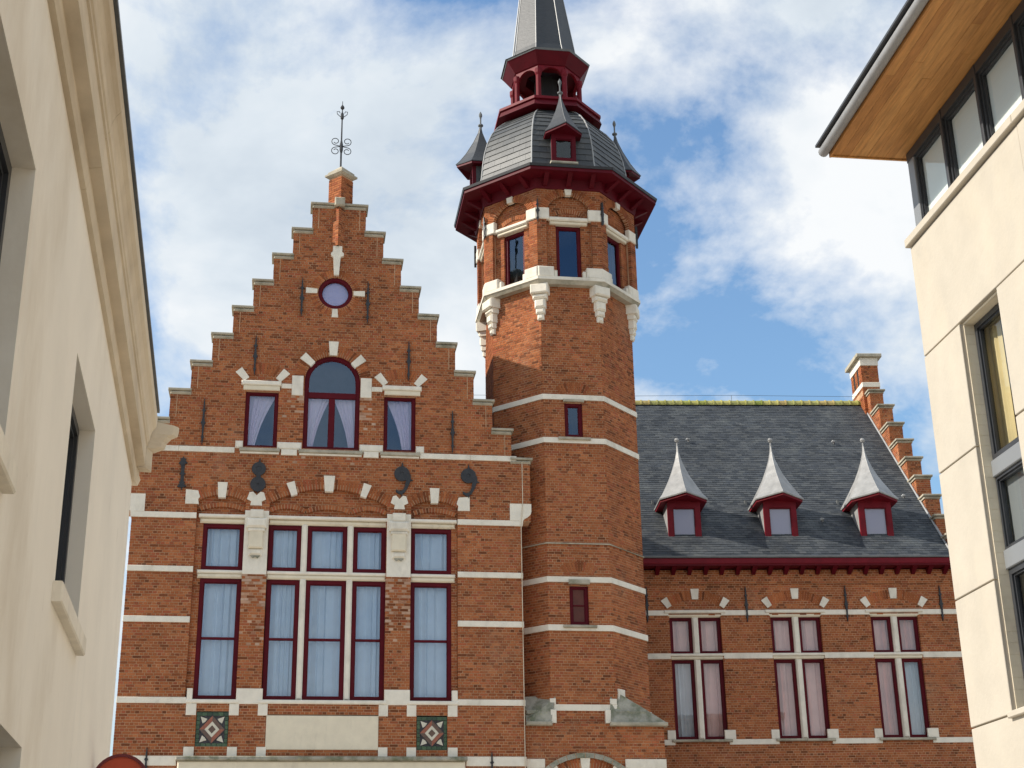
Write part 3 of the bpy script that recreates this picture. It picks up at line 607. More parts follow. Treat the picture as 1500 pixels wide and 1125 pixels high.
# hall body: side and back walls, floors, roof behind the gable
part('side_wall', 'brick', hall, G, -4.55, -4.2, -14.0, -0.46, 0, 12.6); part('side_wall', 'brick', hall, G, 4.2, 4.53, -14.0, -0.46, 0, 12.6); part('back_wall', 'brick', hall, G, -4.55, 4.53, -14.3, -14.001, 0, 12.6)
for z in (0.05, 5.2, 12.25): part('floor_slab', 'plaster', hall, G, -4.19, 4.19, -13.99, -0.46, z, z+.3)
part('inner_wall', 'plaster', hall, G, -4.19, 4.19, -4.2, -4.0, 5.5, 18.0) if False else part('inner_wall', 'plaster', hall, G, -4.19, 4.19, -4.2, -4.0, 5.51, 12.24)
RZ = 19.2
rf = MB(); rf.loft([[(-4.75, y, 12.45), (0, y, RZ), (4.75, y, 12.45), (4.45, y, 12.45), (0, y, RZ-.4), (-4.45, y, 12.45)] for y in (0.40, 14.3)]); ob('roof', rf, 'slate', hall)
rb = MB(); rb.loft([[(-4.4, y, 12.5), (0, y, RZ-.45), (4.4, y, 12.5)] for y in (14.0, 14.2)]); ob('rear_gable', rb, 'brick', hall)
rb = MB(); rb.loft([[(-4.3, y, 12.56), (0, y, RZ-.5), (4.3, y, 12.56)] for y in (3.0, 3.1)]); ob('attic_partition', rb, 'plaster', hall)
# lightning conductor down the corner
ob('conductor', MB().tube([G.p(4.58, .05, 12.80), G.p(4.58, .05, 11.78), G.p(4.53, .05, 11.20), G.p(4.52, .045, 0.0)], .010, 6), 'cornice', hall)
# curtains
nm = ['hall window beside the cream house', 'left light of the middle bay', 'central light of the middle bay', 'right light of the middle bay', 'hall window beside the tower']
for i, (a, b) in enumerate(wins1):
    curtain(G, a+.06, b-.06, 7.09, 9.77, -.30, 'curtain', 'pale blue curtain behind lower panes, %s' % nm[i], 'pale blue curtains in the hall windows', pleats=rnd.choice([4, 5, 6]))
    curtain(G, a+.06, b-.06, 10.05, 11.10, -.30, 'curtain', 'short pale blue curtain behind upper panes, %s' % nm[i], 'short pale blue curtains in the hall windows', pleats=rnd.choice([4, 5, 6]))
GC = 'lilac tied-back curtains in the gable windows'
curtain(G, SM_L[0]+.07, SM_L[1]-.05, 13.0, 14.40, -.24, 'curtain2', 'lilac curtain gathered left in the small gable window away from the tower', GC, side=-1, pleats=5, bottom=.25, amp=.02)
curtain(G, SM_R[0]+.05, SM_R[1]-.07, 13.0, 14.40, -.24, 'curtain2', 'lilac curtain gathered right in the small gable window nearer the tower', GC, side=1, pleats=5, bottom=.34, amp=.02)
curtain(G, AU-AW+.07, AU-.04, 13.0, 14.36, -.24, 'curtain2', 'lilac curtain gathered outward in the arched window, half farther from the tower', GC, side=-1, pleats=5, bottom=.28, amp=.02)
curtain(G, AU+.04, AU+AW-.07, 13.0, 14.36, -.24, 'curtain2', 'lilac curtain gathered outward in the arched window, half nearer the tower', GC, side=1, pleats=5, bottom=.28, amp=.02)

# ================================================================== STAIR TOWER
TX, TY = 5.968, 2.147
tower = thing('stair_tower', 'octagonal red brick tower with slate dome, crimson lantern and tall spire', 'tower', (TX, TY, 0))
A8 = math.cos(pi/8); S8 = math.sin(pi/8)
def tface(i, Rc, cx=TX, cy=TY):                   # frame of face i (0 = front, negative = towards the hall)
    t = i*pi/4; n = (math.sin(t), -math.cos(t)); ap = Rc*A8
    return Fr((cx+n[0]*ap, cy+n[1]*ap), (math.cos(t), math.sin(t)), n)
def oct_ring(R, z, cx=TX, cy=TY, n=8, ph=pi/8): return [(cx+R*math.cos(ph+2*pi*j/n), cy+R*math.sin(ph+2*pi*j/n), z) for j in range(n)]
def oct_piece(i, R0, R1, z0, z1, R0b=None, R1b=None, cx=TX, cy=TY, gap=0.0):
    """mitred piece of an octagonal ring on face i"""
    f0, f1 = tface(i, R0, cx, cy), tface(i, R1, cx, cy); g0, g1 = tface(i, R0b or R0, cx, cy), tface(i, R1b or R1, cx, cy)
    h0, h1, k0, k1 = R0*S8-gap, R1*S8-gap, (R0b or R0)*S8-gap, (R1b or R1)*S8-gap
    mb = MB(); mb.loft([[f0.p(-h0, 0, z0), f0.p(h0, 0, z0), f1.p(h1, 0, z0), f1.p(-h1, 0, z0)], [g0.p(-k0, 0, z1), g0.p(k0, 0, z1), g1.p(k1, 0, z1), g1.p(-k1, 0, z1)]]); return mb
RS, RG = 2.015, 2.225
VIS = (0, -1, -2, 1, 2, -3)
hs = RS*S8; hg = RG*S8
TW1, TW2 = (-.235, .225, 13.595, 14.525), (-.245, .215, 8.90, 9.865)
for i in range(-3, 5):
    f = tface(i, RS)
    hl = [rect(*TW1), rect(*TW2)] if i == 0 else []
    if i in VIS: lay(f, 6.90-6*CH, 17.78, lambda z: [(-hs, hs)], hl, 0.0, tower, thick=.3, singles=300 if i == 0 else 0, zmin=7.1, wallname='shaft_wall', ush=.03*i)
    else: part('shaft_wall', 'brick', tower, f, -hs, hs, -.3, 0, 6.9, 17.78)
    # white bands
    for z0, z1 in [(14.59, 14.723), (13.444, 13.58), (9.928, 10.06), (8.76, 8.90), (6.89, 7.034)]:
        ob('stone_band', oct_piece(i, RS-.1, RS+.03, z0, z1), 'stone', tower)
f0 = tface(0, RS)
for (u0, u1, z0, z1), red in ((TW1, 1), (TW2, 0)):
    window(f0, u0, u1, z0, z1, -.06, tower, fw=.085 if red else .05, gl='glass', name='window') if red else None
    part('window_sill', 'coping', tower, f0, u0-.18, u1+.17, -.1, .09, z0-.075, z0-.012, ch=.01)
    hw = .27; rise = .07; Rr = seg(hw, rise); t = math.asin(hw/Rr); zz = z1+.235 if red else z1+.275
    arch(f0, (u0+u1)/2+.02, zz+rise-Rr, Rr, Rr+.24, pi/2-t-.12, pi/2+t+.12, 0.0, tower, [])
part('lintel', 'coping', tower, f0, TW1[0]-.03, TW1[1]+.04, -.1, .06, 14.535, 14.60, ch=.012); part('lintel', 'coping', tower, f0, TW2[0]-.02, TW2[1]+.03, -.1, .085, 9.875, 9.985, ch=.012)
sh = window(f0, TW2[0], TW2[1], TW2[2], TW2[3], -.06, tower, fw=.075, rails=[9.38], gl='glass', bar=.03, name='window')
ob('shutter', MB().box(f0, TW2[0]+.05, TW2[1]-.05, -.112, -.098, TW2[2]+.05, TW2[3]-.05), 'shutter', sh)
# conduit running round the shaft
ob('conduit', MB().tube([tuple(Vector(q)) for q in [tface(-2, RS+.02).p(0, 0, 10.88), tface(-1, RS+.02).p(-(RS+.02)*S8, 0, 10.88), tface(0, RS+.02).p(-(RS+.02)*S8, 0, 10.88), tface(0, RS+.02).p((RS+.02)*S8, 0, 10.88), tface(1, RS+.02).p((RS+.02)*S8, 0, 10.87), tface(2, RS+.02).p((RS+.02)*S8, 0, 10.87)]], .018, 5), 'coping', tower)
# inner floors keep the shaft dark
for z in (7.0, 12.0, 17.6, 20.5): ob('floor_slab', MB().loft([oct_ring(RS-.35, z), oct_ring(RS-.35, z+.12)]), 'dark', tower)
# square base with stone broaches
B0 = Fr((TX, .20), (1, 0), (0, -1))
bw = lay(B0, 0.0, 6.59, lambda z: [(-1.38, 1.87)], [archhole(-.02, .84, 0, 5.0, 1.25, 4.46)], 0.0, tower, thick=.4, singles=0, wallname='base_wall')
part('base_wall', 'brick', tower, B0, 1.55, 1.868, -4.0, -.41, 0, 6.58); part('base_core', 'dark', tower, B0, -1.0, 1.5, -3.8, -.9, 0, 6.85)
part('stone_band', 'stone', tower, B0, -1.375, -.95, -.1, .03, 5.58, 5.79, ch=.01); part('stone_band', 'stone', tower, B0, .92, 1.885, -.1, .03, 5.58, 5.79, ch=.01)
hood = arch(B0, -.02, 4.46, 1.36, 1.47, .80, pi-.80, .06, tower, [], name='door_hood', bw=.22)
for o in list(hood.children):
    for p_ in range(len(o.data.materials)): o.data.materials[p_] = M['moss']
arch(B0, -.02, 4.46, 1.10, 1.35, .70, pi-.70, .0, tower, [(pi/2, .10, (.02, .0)), (.98, .09, (.02, 0)), (pi-.98, .09, (.02, 0))], name='door_arch')
part('door', 'red2', tower, B0, -.80, .76, -.3, -.22, 0, 5.55)
# broaches: front-left half broach against the hall and full one on the right
for s in (-1, 1):
    c0 = tface(0, RS).p(s*hs, 0, 0); e = -1.36 if s < 0 else 1.93
    xi = -.79 if s < 0 else .62
    zt, zb = 7.27, 6.62
    yb = .20-.05
    apx = (TX+s*(hs+.10), TY-RS*A8+.10, zt+.05)
    P0 = (TX+xi, yb, zb); P1 = (TX+e, yb, zb); P2 = (TX+e, yb+1.35, zb)
    m_ = MB(); a2 = (TX+s*(hs-.12), TY-RS*A8-.005, zt-.06)
    if s > 0:
        m_.v = [P0, P1, P2, apx, a2, (TX+s*(hs+.75), TY-RS*A8+.85, zt-.1), (TX, TY, zb)]; m_.f = [(0, 1, 3, 4), (1, 2, 5, 3), (0, 4, 6), (4, 3, 6), (3, 5, 6), (5, 2, 6), (0, 6, 2, 1)]
    else:
        P1 = (TX-1.37, yb, zb); m_.v = [P0, P1, (TX-1.37, yb+.8, zb), (TX-1.37, yb+.45, zt-.02), a2, (TX-1.0, TY-RS*A8+.3, zt), (TX, TY, zb)]; m_.f = [(0, 1, 3, 5, 4), (1, 2, 3), (2, 6, 5, 3), (4, 5, 6), (0, 4, 6), (0, 6, 2, 1)]
    bro = ob('broach', m_, 'moss', tower)
    part('broach_step', 'moss', bro, B0, *((-1.36, -.92) if s < 0 else (.74, 1.50)), -.3, -.02, 6.80, 6.90, ch=.02)
    part('broach_ledge', 'coping', bro, B0, min(xi, e)-.03, max(xi, e)+.02, -.3, .13, 6.53, 6.62, ch=.02)
    if s > 0: part('broach_ledge', 'moss', bro, B0, 1.6, 1.95, -1.5, -.301, 6.555, 6.63)
    part('stone_block', 'stone', bro, B0, *((-.79, -.655) if s < 0 else (.50, .625)), -.12, .014, 6.60, 6.905, ch=.006)
    if s > 0: ob('lichen_boss', MB().lathe((TX+1.15, .36, 6.80), [(.02, -.12), (.13, -.06), (.11, .05), (.03, .12)], 7), 'moss', bro)
    part('stone_block', 'stone', bro, f0, s*hs-.14 if s > 0 else -hs-.02, s*hs+.02 if s > 0 else -hs+.12, -.1, .035, 7.035, 7.17, ch=.006)
    if s > 0: part('stone_block', 'stone', bro, tface(1, RS), -hs+.1, -hs+.38, -.1, .035, 7.17, 7.42, ch=.006)

# ---- belfry stage
ZB0, ZB1 = 17.86, 20.46
for i in range(-3, 5):
    f = tface(i, RG)
    hl = [archhole(0, .60, 17.88, 19.80, .68, 19.70)]
    if i in VIS:
        lay(f, ZB0, ZB1, lambda z: [(-hg, hg)], hl, 0.0, tower, thick=.14, wallname='belfry_wall')
        lay(f, ZB0, 20.30, lambda z: [(-.70, .70)], [rect(-.33, .33, 17.8, 19.64)], -.145, tower, thick=.16, wallname='belfry_recess')
        arch(f, 0, 19.70, .60, .80, .16, pi-.16, 0.0, tower, [(pi/2, .085, (.02, -.06))], proud=.012)
        hw = .34; rise = .09; Rr = seg(hw, rise); t = math.asin(hw/Rr); arch(f, 0, 19.73+rise-Rr, Rr, Rr+.12, pi/2-t, pi/2+t, -.125, tower, [])
        part('lintel', 'stone', tower, f, -.52, .52, -.2, .0, 19.54, 19.645, ch=.025); part('lintel', 'plaque', tower, f, -.50, .50, -.2, -.05, 19.455, 19.538, ch=.02)
        window(f, -.33, .33, 17.90, 19.45, -.20, tower, fw=.075)
        for s in (-1, 1):
            a, b = sorted((s*.43, s*(hg+.002))); part('stone_block', 'stone', tower, f, a, b, -.2, .03, 17.88, 18.19, ch=.03); a, b = sorted((s*.335, s*.429)); part('stone_block', 'stone', tower, f, a, b, -.2, -.02, 17.88, 18.10, ch=.02)
            a, b = sorted((s*.52, s*(hg+.004))); part('stone_block', 'stone', tower, f, a, b, -.1, .032, 19.55, 19.88, ch=.02)
        anchor(f, -hg+.02, 19.45, 20.12, .05, tower, w=.9)
    else:
        part('belfry_wall', 'brick', tower, f, -hg, hg, -.3, 0, ZB0, ZB1)
    ob('stone_band', oct_piece(i, RS-.05, RG+.06, 17.80, 17.885), 'stone', tower); ob('stone_band', oct_piece(i, RS-.05, RG-.02, 17.70, 17.80, RS-.05, RG+.05), 'coping', tower)
    # corner corbel under each angle of the belfry
    t = (i+.5)*pi/4; n = (math.sin(t), -math.cos(t)); cf = Fr((TX+n[0]*RS, TY+n[1]*RS), (math.cos(t), math.sin(t)), n)
    c = MB(); c.box(cf, -.23, .23, -.14, .20, 17.44, 17.70, ch=.03); c.box(cf, -.185, .185, -.12, .15, 17.30, 17.439, ch=.05); c.box(cf, -.14, .14, -.1, .13, 17.05, 17.299, ch=.05); c.box(cf, -.115, .115, -.1, .10, 16.90, 17.049, ch=.04); c.box(cf, -.085, .085, -.1, .07, 16.74, 16.899, ch=.045)
    ob('corbel', c, 'stone', tower)
# room seen through the belfry: dark core
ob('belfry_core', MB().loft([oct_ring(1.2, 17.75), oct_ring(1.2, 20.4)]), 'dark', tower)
# ---- eaves cornice
RC = 2.875
CX = TX-.03
for i in range(-3, 5):
    ob('frieze_board', oct_piece(i, RG-.2, RG+.03, 20.44, 20.70, None, RG+.10), 'red', tower)
    ob('soffit', oct_piece(i, RG-.2, RC-.03, 20.70, 20.79), 'red', tower)
    ob('gutter', oct_piece(i, RG-.2, RC, 20.79, 20.86, None, RC+.02), 'iron', tower)
    f = tface(i, RG)
    for u in (-.62, 0.0, .62): ob('bracket', MB().loft([[f.p(u-.06, -.02, 20.50), f.p(u+.06, -.02, 20.50), f.p(u+.06, .10, 20.50), f.p(u-.06, .10, 20.50)], [f.p(u-.06, -.02, 20.70), f.p(u+.06, -.02, 20.70), f.p(u+.06, .46, 20.70), f.p(u-.06, .46, 20.70)]]), 'red', tower)
# ---- slate dome
DXc = TX-.10
prof = [(2.32, 20.84), (2.24, 21.05), (2.18, 21.35), (2.14, 21.75), (2.08, 22.12), (1.98, 22.48), (1.84, 22.80), (1.65, 23.06), (1.42, 23.28), (1.12, 23.50)]
dome = ob('dome', MB().loft([oct_ring(r-.02, z, DXc) for r, z in prof]), 'lead', tower)
# individual slates laid in courses on each face
def prof_at(s):                                       # s in 0..1 along the profile length
    ls = [math.hypot(prof[k+1][0]-prof[k][0], prof[k+1][1]-prof[k][1]) for k in range(len(prof)-1)]; T = sum(ls); x = s*T
    for k, l in enumerate(ls):
        if x <= l or k == len(ls)-1: q = min(1, x/l); return prof[k][0]+(prof[k+1][0]-prof[k][0])*q, prof[k][1]+(prof[k+1][1]-prof[k][1])*q
        x -= l
NC = 16
for i in range(-3, 5):
    if i not in VIS: continue
    for c in range(NC):
        (ra, za), (rb, zb) = prof_at(c/NC), prof_at(min(1, (c+1.12)/NC))
        ra += .02; ha, hb = ra*S8, rb*S8; n = max(2, int(round(ha*2/.42))); sh_ = .5 if c % 2 else 0.0
        fa, fb = tface(i, ra, DXc), tface(i, rb, DXc)
        ed = [-1.0] + [(-1+2*(k+sh_)/n) for k in range(0 if sh_ else 1, n)] + [1.0]
        for a, b in zip(ed[:-1], ed[1:]):
            if b-a < .05: continue
            g_ = .0015; d_ = rnd.uniform(0, .004)
            m_ = MB(); P_ = [fa.p(a*ha+g_, d_, za), fa.p(b*ha-g_, d_, za), fb.p(b*hb-g_, d_, zb), fb.p(a*hb+g_, d_, zb)]; Q_ = [fa.p(a*ha+g_, d_-.022, za), fa.p(b*ha-g_, d_-.022, za), fb.p(b*hb-g_, -.02, zb), fb.p(a*hb+g_, -.02, zb)]
            m_.loft([Q_, P_]); ob('slate', m_, 'slate2', dome)
for j in range(8):
    t = (j+.5)*pi/4; ob('hip_roll', MB().tube([(DXc+(r+.008)*math.sin(t), TY-(r+.008)*math.cos(t), z) for r, z in prof], .022, 6), 'zinc', dome)
# ---- prow-roofed dormers (shared by dome and wing)
def dormer(parent, fr, uc, z0, w, h, dfront, dback, eh, prow, za, da, ball, cheek, roofmat, face='red', name='dormer', pane_mat='lilac', sillmat='zinc', zprow=0.0, finial=0.35, metal='zinc', eaveback=None, curve=((0, 1.04), (.02, 1.05), (.10, .90), (.20, .76), (.33, .58), (.47, .40), (.62, .25), (.78, .12), (.90, .055), (1, .03))):
    """fr: plane; front at d=dfront; body runs back to dback; roof: prow point in front, apex at (da, za)"""
    body = ob(name, MB().box(fr, uc-w/2, uc+w/2, dback, dfront-.10, z0, z0+h), cheek, parent)
    win = window(fr, uc-w/2-.005, uc+w/2+.005, z0+.01, z0+h-.06, dfront, body, fw=w*.165, mt=face, name='dormer_window', th=.10, gl='glassm')
    part('blind', pane_mat, win, fr, uc-w/2+.06, uc+w/2-.06, dfront-.099, dfront-.085, z0+.06, z0+h-.12)
    part('dormer_sill', sillmat, body, fr, uc-w/2-.05, uc+w/2+.05, dfront-.3, dfront+.05, z0-.07, z0, ch=.015)
    zt = z0+h; e = w/2+eh
    # front fascia under the prow
    pf = dfront+prow
    eb = dback if eaveback is None else eaveback
    plan = [(0, pf), (e, dfront+.04), (e, eb), (-e, eb), (-e, dfront+.04)]
    ob('gable_board', MB().prism(fr, [(uc-w/2, zt-.07), (uc+w/2, zt-.07), (uc+w/2, zt-.02), (uc, zt+zprow-.03), (uc-w/2, zt-.02)], dfront-.08, dfront-.004), face, body)
    ob('prow_soffit', MB().loft([[fr.p(uc+x, d, zt-.06+(zprow if k == 0 else 0)) for k, (x, d) in enumerate(plan)], [fr.p(uc+x, d, zt+(zprow if k == 0 else 0)) for k, (x, d) in enumerate(plan)]]), face, body)
    rings = []
    H = za-zt
    for t, s in curve:
        rings.append([fr.p(uc+x*s, da+(d-da)*s, zt+.003+H*t+(zprow*(1-t) if k == 0 else 0)) for k, (x, d) in enumerate(plan)])
    rf_ = ob('dormer_roof', MB().loft(rings), roofmat, body)
    top = fr.p(uc, da, za)
    if ball: ob('finial_ball', MB().tube([(top[0], top[1], za-.05), (top[0], top[1], za+.16)], [.03, .018], 7).lathe((top[0], top[1], za+.20), [(.0, -.075), (.05, -.055), (.075, 0), (.05, .055), (.0, .075)], 10), metal, rf_)
    else: ob('finial_spike', MB().lathe(top, [(.03, -.1), (.035, .02), (.075, .05), (.075, .085), (.03, .11), (.022, .15), (.022, finial), (.032, finial+.05), (.05, finial+.10), (.045, finial+.16), (.008, finial+.24)], 8), metal, rf_)
    for sx in (-1, 1): ob('roof_seam', MB().tube([rings[k][0] for k in range(1, len(rings))], .010, 5), metal, rf_) if sx < 0 else None
    return body
for i in (0, -2, 2, 4):
    f = tface(i, 2.2, DXc)      # apothem 2.03
    dormer(tower, f, 0.0, 21.20, .64, .86, .18, -.6, .17, .40, 23.42, -.10, False, 'slate2', 'spire', face='red', finial=.28, metal='lead', pane_mat='dark', sillmat='coping', eaveback=-.55, zprow=.10, curve=((0, 1.03), (.015, 1.04), (.12, .86), (.3, .62), (.6, .31), (.85, .11), (1, .04)))  # here the blind is a near-black sheet standing in for an unlit room
# ---- lantern
LX = TX-.13
for i in range(-3, 5):
    ob('lantern_skirt', oct_piece(i, .9, 1.58, 23.42, 23.62, None, 1.50, cx=LX), 'red', tower); ob('lantern_base', oct_piece(i, .5, 1.56, 23.62, 23.70, cx=LX), 'red2', tower)
    t = (i+.5)*pi/4; px_, py_ = LX+.97*math.sin(t), TY-.97*math.cos(t)
    ob('lantern_column', MB().lathe((px_, py_, 23.70), [(.10, 0), (.10, .09), (.075, .12), (.072, .99), (.085, 1.02), (.10, 1.06), (.10, 1.20)], 10), 'red2', tower, smooth=False)
    f = tface(i, 1.0, LX); hh = 1.0*S8
    n = 10; cut = [(hh*.82*math.cos(pi*k/n), 24.66+hh*.82*math.sin(pi*k/n)) for k in range(n+1)]
    am = MB()
    for k in range(n): am.prism(f, [cut[k], (cut[k][0]*1.22, 25.03), (cut[k+1][0]*1.22, 25.03), cut[k+1]], -.08, .0)
    ob('lantern_arch', am, 'red2', tower)
    ob('lantern_soffit', oct_piece(i, .60, 1.03, 25.03, 25.36, None, 1.28, cx=LX), 'red', tower); ob('lantern_eave', oct_piece(i, .60, 1.29, 25.36, 25.42, None, 1.31, cx=LX), 'lead', tower)
ob('lantern_core', MB().loft([oct_ring(.34, 23.6, LX), oct_ring(.34, 25.05, LX)]), 'dark', tower)  # core coloured near black to give the shaded inside of the lantern
# ---- spire
SX = TX-.16
spf = [(1.30, 25.41), (1.10, 25.48), (.99, 25.60), (.94, 25.80), (.86, 26.4), (.46, 29.3), (.05, 32.2)]
spire = ob('spire', MB().loft([oct_ring(r, z, SX-(z-25)*.02) for r, z in spf]), 'spire', tower)
for j in range(8):
    t = (j+.5)*pi/4; ob('hip_roll', MB().tube([(SX-(z-25)*.02+r*math.sin(t), TY-r*math.cos(t), z) for r, z in spf], .014, 5), 'zinc', spire)
ob('spire_finial', MB().lathe((SX-.14, TY, 32.1), [(.05, 0), (.12, .12), (.03, .25), (.02, 1.3), (.005, 1.6)], 8), 'iron', spire)

# ================================================================== SIDE WING
gw = 0.10006
Wf = Fr((7.0, 5.4), (math.cos(gw), -math.sin(gw)), (-math.sin(gw), -math.cos(gw)))
wing = thing('side_wing', 'long red brick wing with slate roof, crimson gutter and three dormers', 'building', Wf.p(5, 0, 0))
WU0, WU1 = -3.0, 10.90
ww = [(2.43, 3.845), (5.22, 6.615), (8.01, 9.335)]
hol = [rect(a, b, 6.90, 10.24) for a, b in ww]
lay(Wf, 0.0, 11.52, lambda z: [(0.2, WU1)], hol, 0.0, wing, thick=.4, singles=300, zmin=6.0, wallname='front_wall')
part('rear_wall', 'brick', wing, Wf, WU0, WU1, -12.9, -12.5, 0, 11.5); part('end_wall', 'brick', wing, Wf, 10.46, WU1-.002, -12.49, -.41, 0, 11.5); part('inner_wall', 'plaster', wing, Wf, .2, 10.44, -3.7, -3.5, 6.0, 11.49); part('left_wall', 'brick', wing, Wf, WU0, WU0+.3, -12.49, -.3, 0, 11.5)
for z in (5.4, 11.15): part('floor_slab', 'plaster', wing, Wf, .21, 10.44, -12.4, -.41, z, z+.3)
# corbelled frieze, string courses
lay(Wf, 11.116, 11.50, lambda z: [(0.2, WU1)], [], 0.065, wing, thick=.06, wallname='frieze')
for z0, z1 in [(10.245, 10.385), (9.05, 9.205), (6.765, 6.905)]:
    e = [0.2] + [x for a, b in ww for x in (a-.02, b+.02)] + [WU1]
    for k in range(0, len(e), 2): blocks('stone_band', 'stone', wing, Wf, e[k], e[k+1], -.05, .028, z0, z1, L=1.2)
lab = ['window next to the tower', 'middle window', 'window by the stepped parapet']
for wi, (a, b) in enumerate(ww):
    c = (a+b)/2
    part('lintel', 'stone', wing, Wf, a-.14, b+.14, -.2, .06, 10.30, 10.39, ch=.02); part('lintel', 'plaque', wing, Wf, a-.06, b+.06, -.2, .0, 10.20, 10.298, ch=.03)
    part('transom', 'stone', wing, Wf, a-.04, b+.04, -.2, .03, 9.125, 9.20, ch=.02); part('transom', 'plaque', wing, Wf, a-.03, b+.03, -.2, .0, 9.045, 9.123, ch=.02)
    for z0, z1 in ((6.91, 9.05), (9.19, 10.21)): part('mullion', 'stone', wing, Wf, c-.085, c+.085, -.2, .0, z0, z1, ch=.04)
    part('window_sill', 'coping', wing, Wf, a-.1, c+.02, -.2, .09, 6.84, 6.905, ch=.012); part('window_sill', 'coping', wing, Wf, c+.024, b+.1, -.2, .09, 6.835, 6.90, ch=.012)
    for s in (a-.10, b-.10): part('stone_block', 'stone', wing, Wf, s, s+.20 if s < c else s+.30, -.05, .032, 6.906, 7.15, ch=.01) if s > c else part('stone_block', 'stone', wing, Wf, a-.22, a-.0, -.05, .032, 6.906, 7.15, ch=.01)
    for a2, b2, sd in ((a, c-.075, 0), (c+.075, b, 1)):
        window(Wf, a2, b2, 9.19, 10.215, -.10, wing, fw=.075, gl='glassw'); window(Wf, a2, b2, 6.90, 9.055, -.10, wing, fw=.08, gl='glassw')
        sdn = ['light nearer the tower', 'light farther from the tower'][sd]
        curtain(Wf, a2+.05, b2-.05, 9.22, 10.20, -.30, 'curtain3', 'pink curtain, upper %s, wing %s' % (sdn, lab[wi]), 'pink net curtains in the wing')
        curtain(Wf, a2+.05, b2-.05, 6.95, 9.04, -.30, 'curtain3' if (wi+sd) % 3 else 'curtain', ('pink' if (wi+sd) % 3 else 'pale blue')+' long curtain, lower %s, wing %s' % (sdn, lab[wi]), 'long net curtains in the wing')
    hw = .70; rise = .20; Rr = seg(hw, rise); t = math.asin(hw/Rr)
    arch(Wf, c+.03, 10.49+rise-Rr, Rr, Rr+.25, pi/2-t-.05, pi/2+t+.05, 0.0, wing, [(pi/2, .10, (.0, .04)), (pi/2-t-.02, .085, (.0, .02)), (pi/2+t+.02, .085, (.0, .02))])
for u in (1.83, 4.58, 7.36, 10.02): anchor(Wf, u, 10.05, 11.05, .035, wing)
# eaves: timber brackets, soffit and crimson gutter board
for k in range(24):
    u = .35+k*.448
    ob('eaves_bracket', MB().loft([[Wf.p(u-.05, .02, 11.36), Wf.p(u+.05, .02, 11.36), Wf.p(u+.05, .10, 11.36), Wf.p(u-.05, .10, 11.36)], [Wf.p(u-.07, .02, 11.53), Wf.p(u+.07, .02, 11.53), Wf.p(u+.07, .42, 11.53), Wf.p(u-.07, .42, 11.53)]]), 'red', wing)
part('eaves_soffit', 'red', wing, Wf, .1, WU1, -.2, .46, 11.53, 11.57); part('gutter_board', 'red2', wing, Wf, .1, 10.46, -.2, .48, 11.572, 11.74, ch=.02); part('gutter_lip', 'lead', wing, Wf, .1, 10.46, -.2, .50, 11.742, 11.80, ch=.01)
# roof
EZ, RV, RZW = 11.74, 6.55, 18.90           # eave height at d=+.30, ridge distance back, ridge height
ED = .36
slope = (RZW-EZ)/(RV+ED); sl = math.hypot(RZW-EZ, RV+ED); cs, sn = (RV+ED)/sl, (RZW-EZ)/sl
RU0, RU1 = -4.2, 10.44
def rp(u, s, h=0.0): return Wf.p(u, ED-s*cs+h*sn, EZ+s*sn+h*cs)     # s up the slope, h off the surface
rm = MB(); rm.loft([[rp(u, 0, 0), rp(u, sl, 0), Wf.p(u, -2*RV-ED, EZ), Wf.p(u, -2*RV-ED+.3, EZ-.1), Wf.p(u, -RV, RZW-.25), rp(u, .05, -.2)] for u in (RU0, RU1)])
roof = ob('roof', rm, 'lead', wing)
SE, SWd = .125, .205
DC = [3.09, 5.854, 8.607]
ms = MB(); single = []
nrow = int(sl/SE)
for r in range(nrow):
    s0 = r*SE; off = (SWd/2 if r % 2 else 0)
    k = int((.6-off)/SWd) if r < 40 else int((RU0-off)/SWd)
    while True:
        a = off+k*SWd; k += 1
        if a > RU1-.02: break
        b = min(a+SWd-.006, RU1)
        if a < RU0: continue
        if any(abs((a+b)/2-c) < .40 for c in DC) and 1.25 < s0 < 1.9: continue
        j = rnd.uniform(-.003, .003); hh = .016+rnd.uniform(0, .006); st = s0+rnd.uniform(-.006, .006)
        q = ([rp(a, st, .004), rp(b, st, .004), rp(b, s0+SE*1.3, .0), rp(a, s0+SE*1.3, .0)], [rp(a, st, hh), rp(b, st, hh+j), rp(b, s0+SE*1.3, .008), rp(a, s0+SE*1.3, .008)])
        if len(single) < 300 and a > 1.7 and r > 0: single.append(q)
        else: ms.loft(list(q), cap0=False)
ob('slating', ms, 'slate', roof, kind='stuff')
for q in single: ob('slate', MB().loft(list(q)), 'slate', roof)
# mossy ridge tiles
nt_ = 54; tl = (RU1-RU0+.1)/nt_
for k in range(nt_):
    a = RU0+k*tl; b = a+tl+.03; rg = []
    for u, ex in ((a, 0), (a+.03, .0), (b-.045, .0), (b-.04, .022), (b, .022)):
        rg.append([Wf.p(u, -RV+(.17+ex)*math.cos(t), RZW-.10+(.20+ex)*math.sin(t)) for t in [pi*x/8 for x in range(9)]])
    ob('ridge_tile', MB().loft(rg), 'ridge', roof)
ob('ridge_wire', MB().tube([Wf.p(RU0, -RV, RZW+.30), Wf.p(2.5, -RV, RZW+.27), Wf.p(6, -RV, RZW+.30), Wf.p(10.3, -RV, RZW+.26)], .006, 4).tube([Wf.p(6, -RV, RZW), Wf.p(6, -RV, RZW+.30)], .008, 4), 'iron', roof)
for u, s in ((4.09, 7.1), (8.75, 6.95), (7.22, 2.02), (10.0, 3.4)):
    ob('roof_hook', MB().tube([rp(u, s, 0), rp(u, s, .10), rp(u-.05, s-.06, .13), rp(u-.10, s-.07, .10)], [.035, .035, .045, .03], 6), 'zinc', roof)
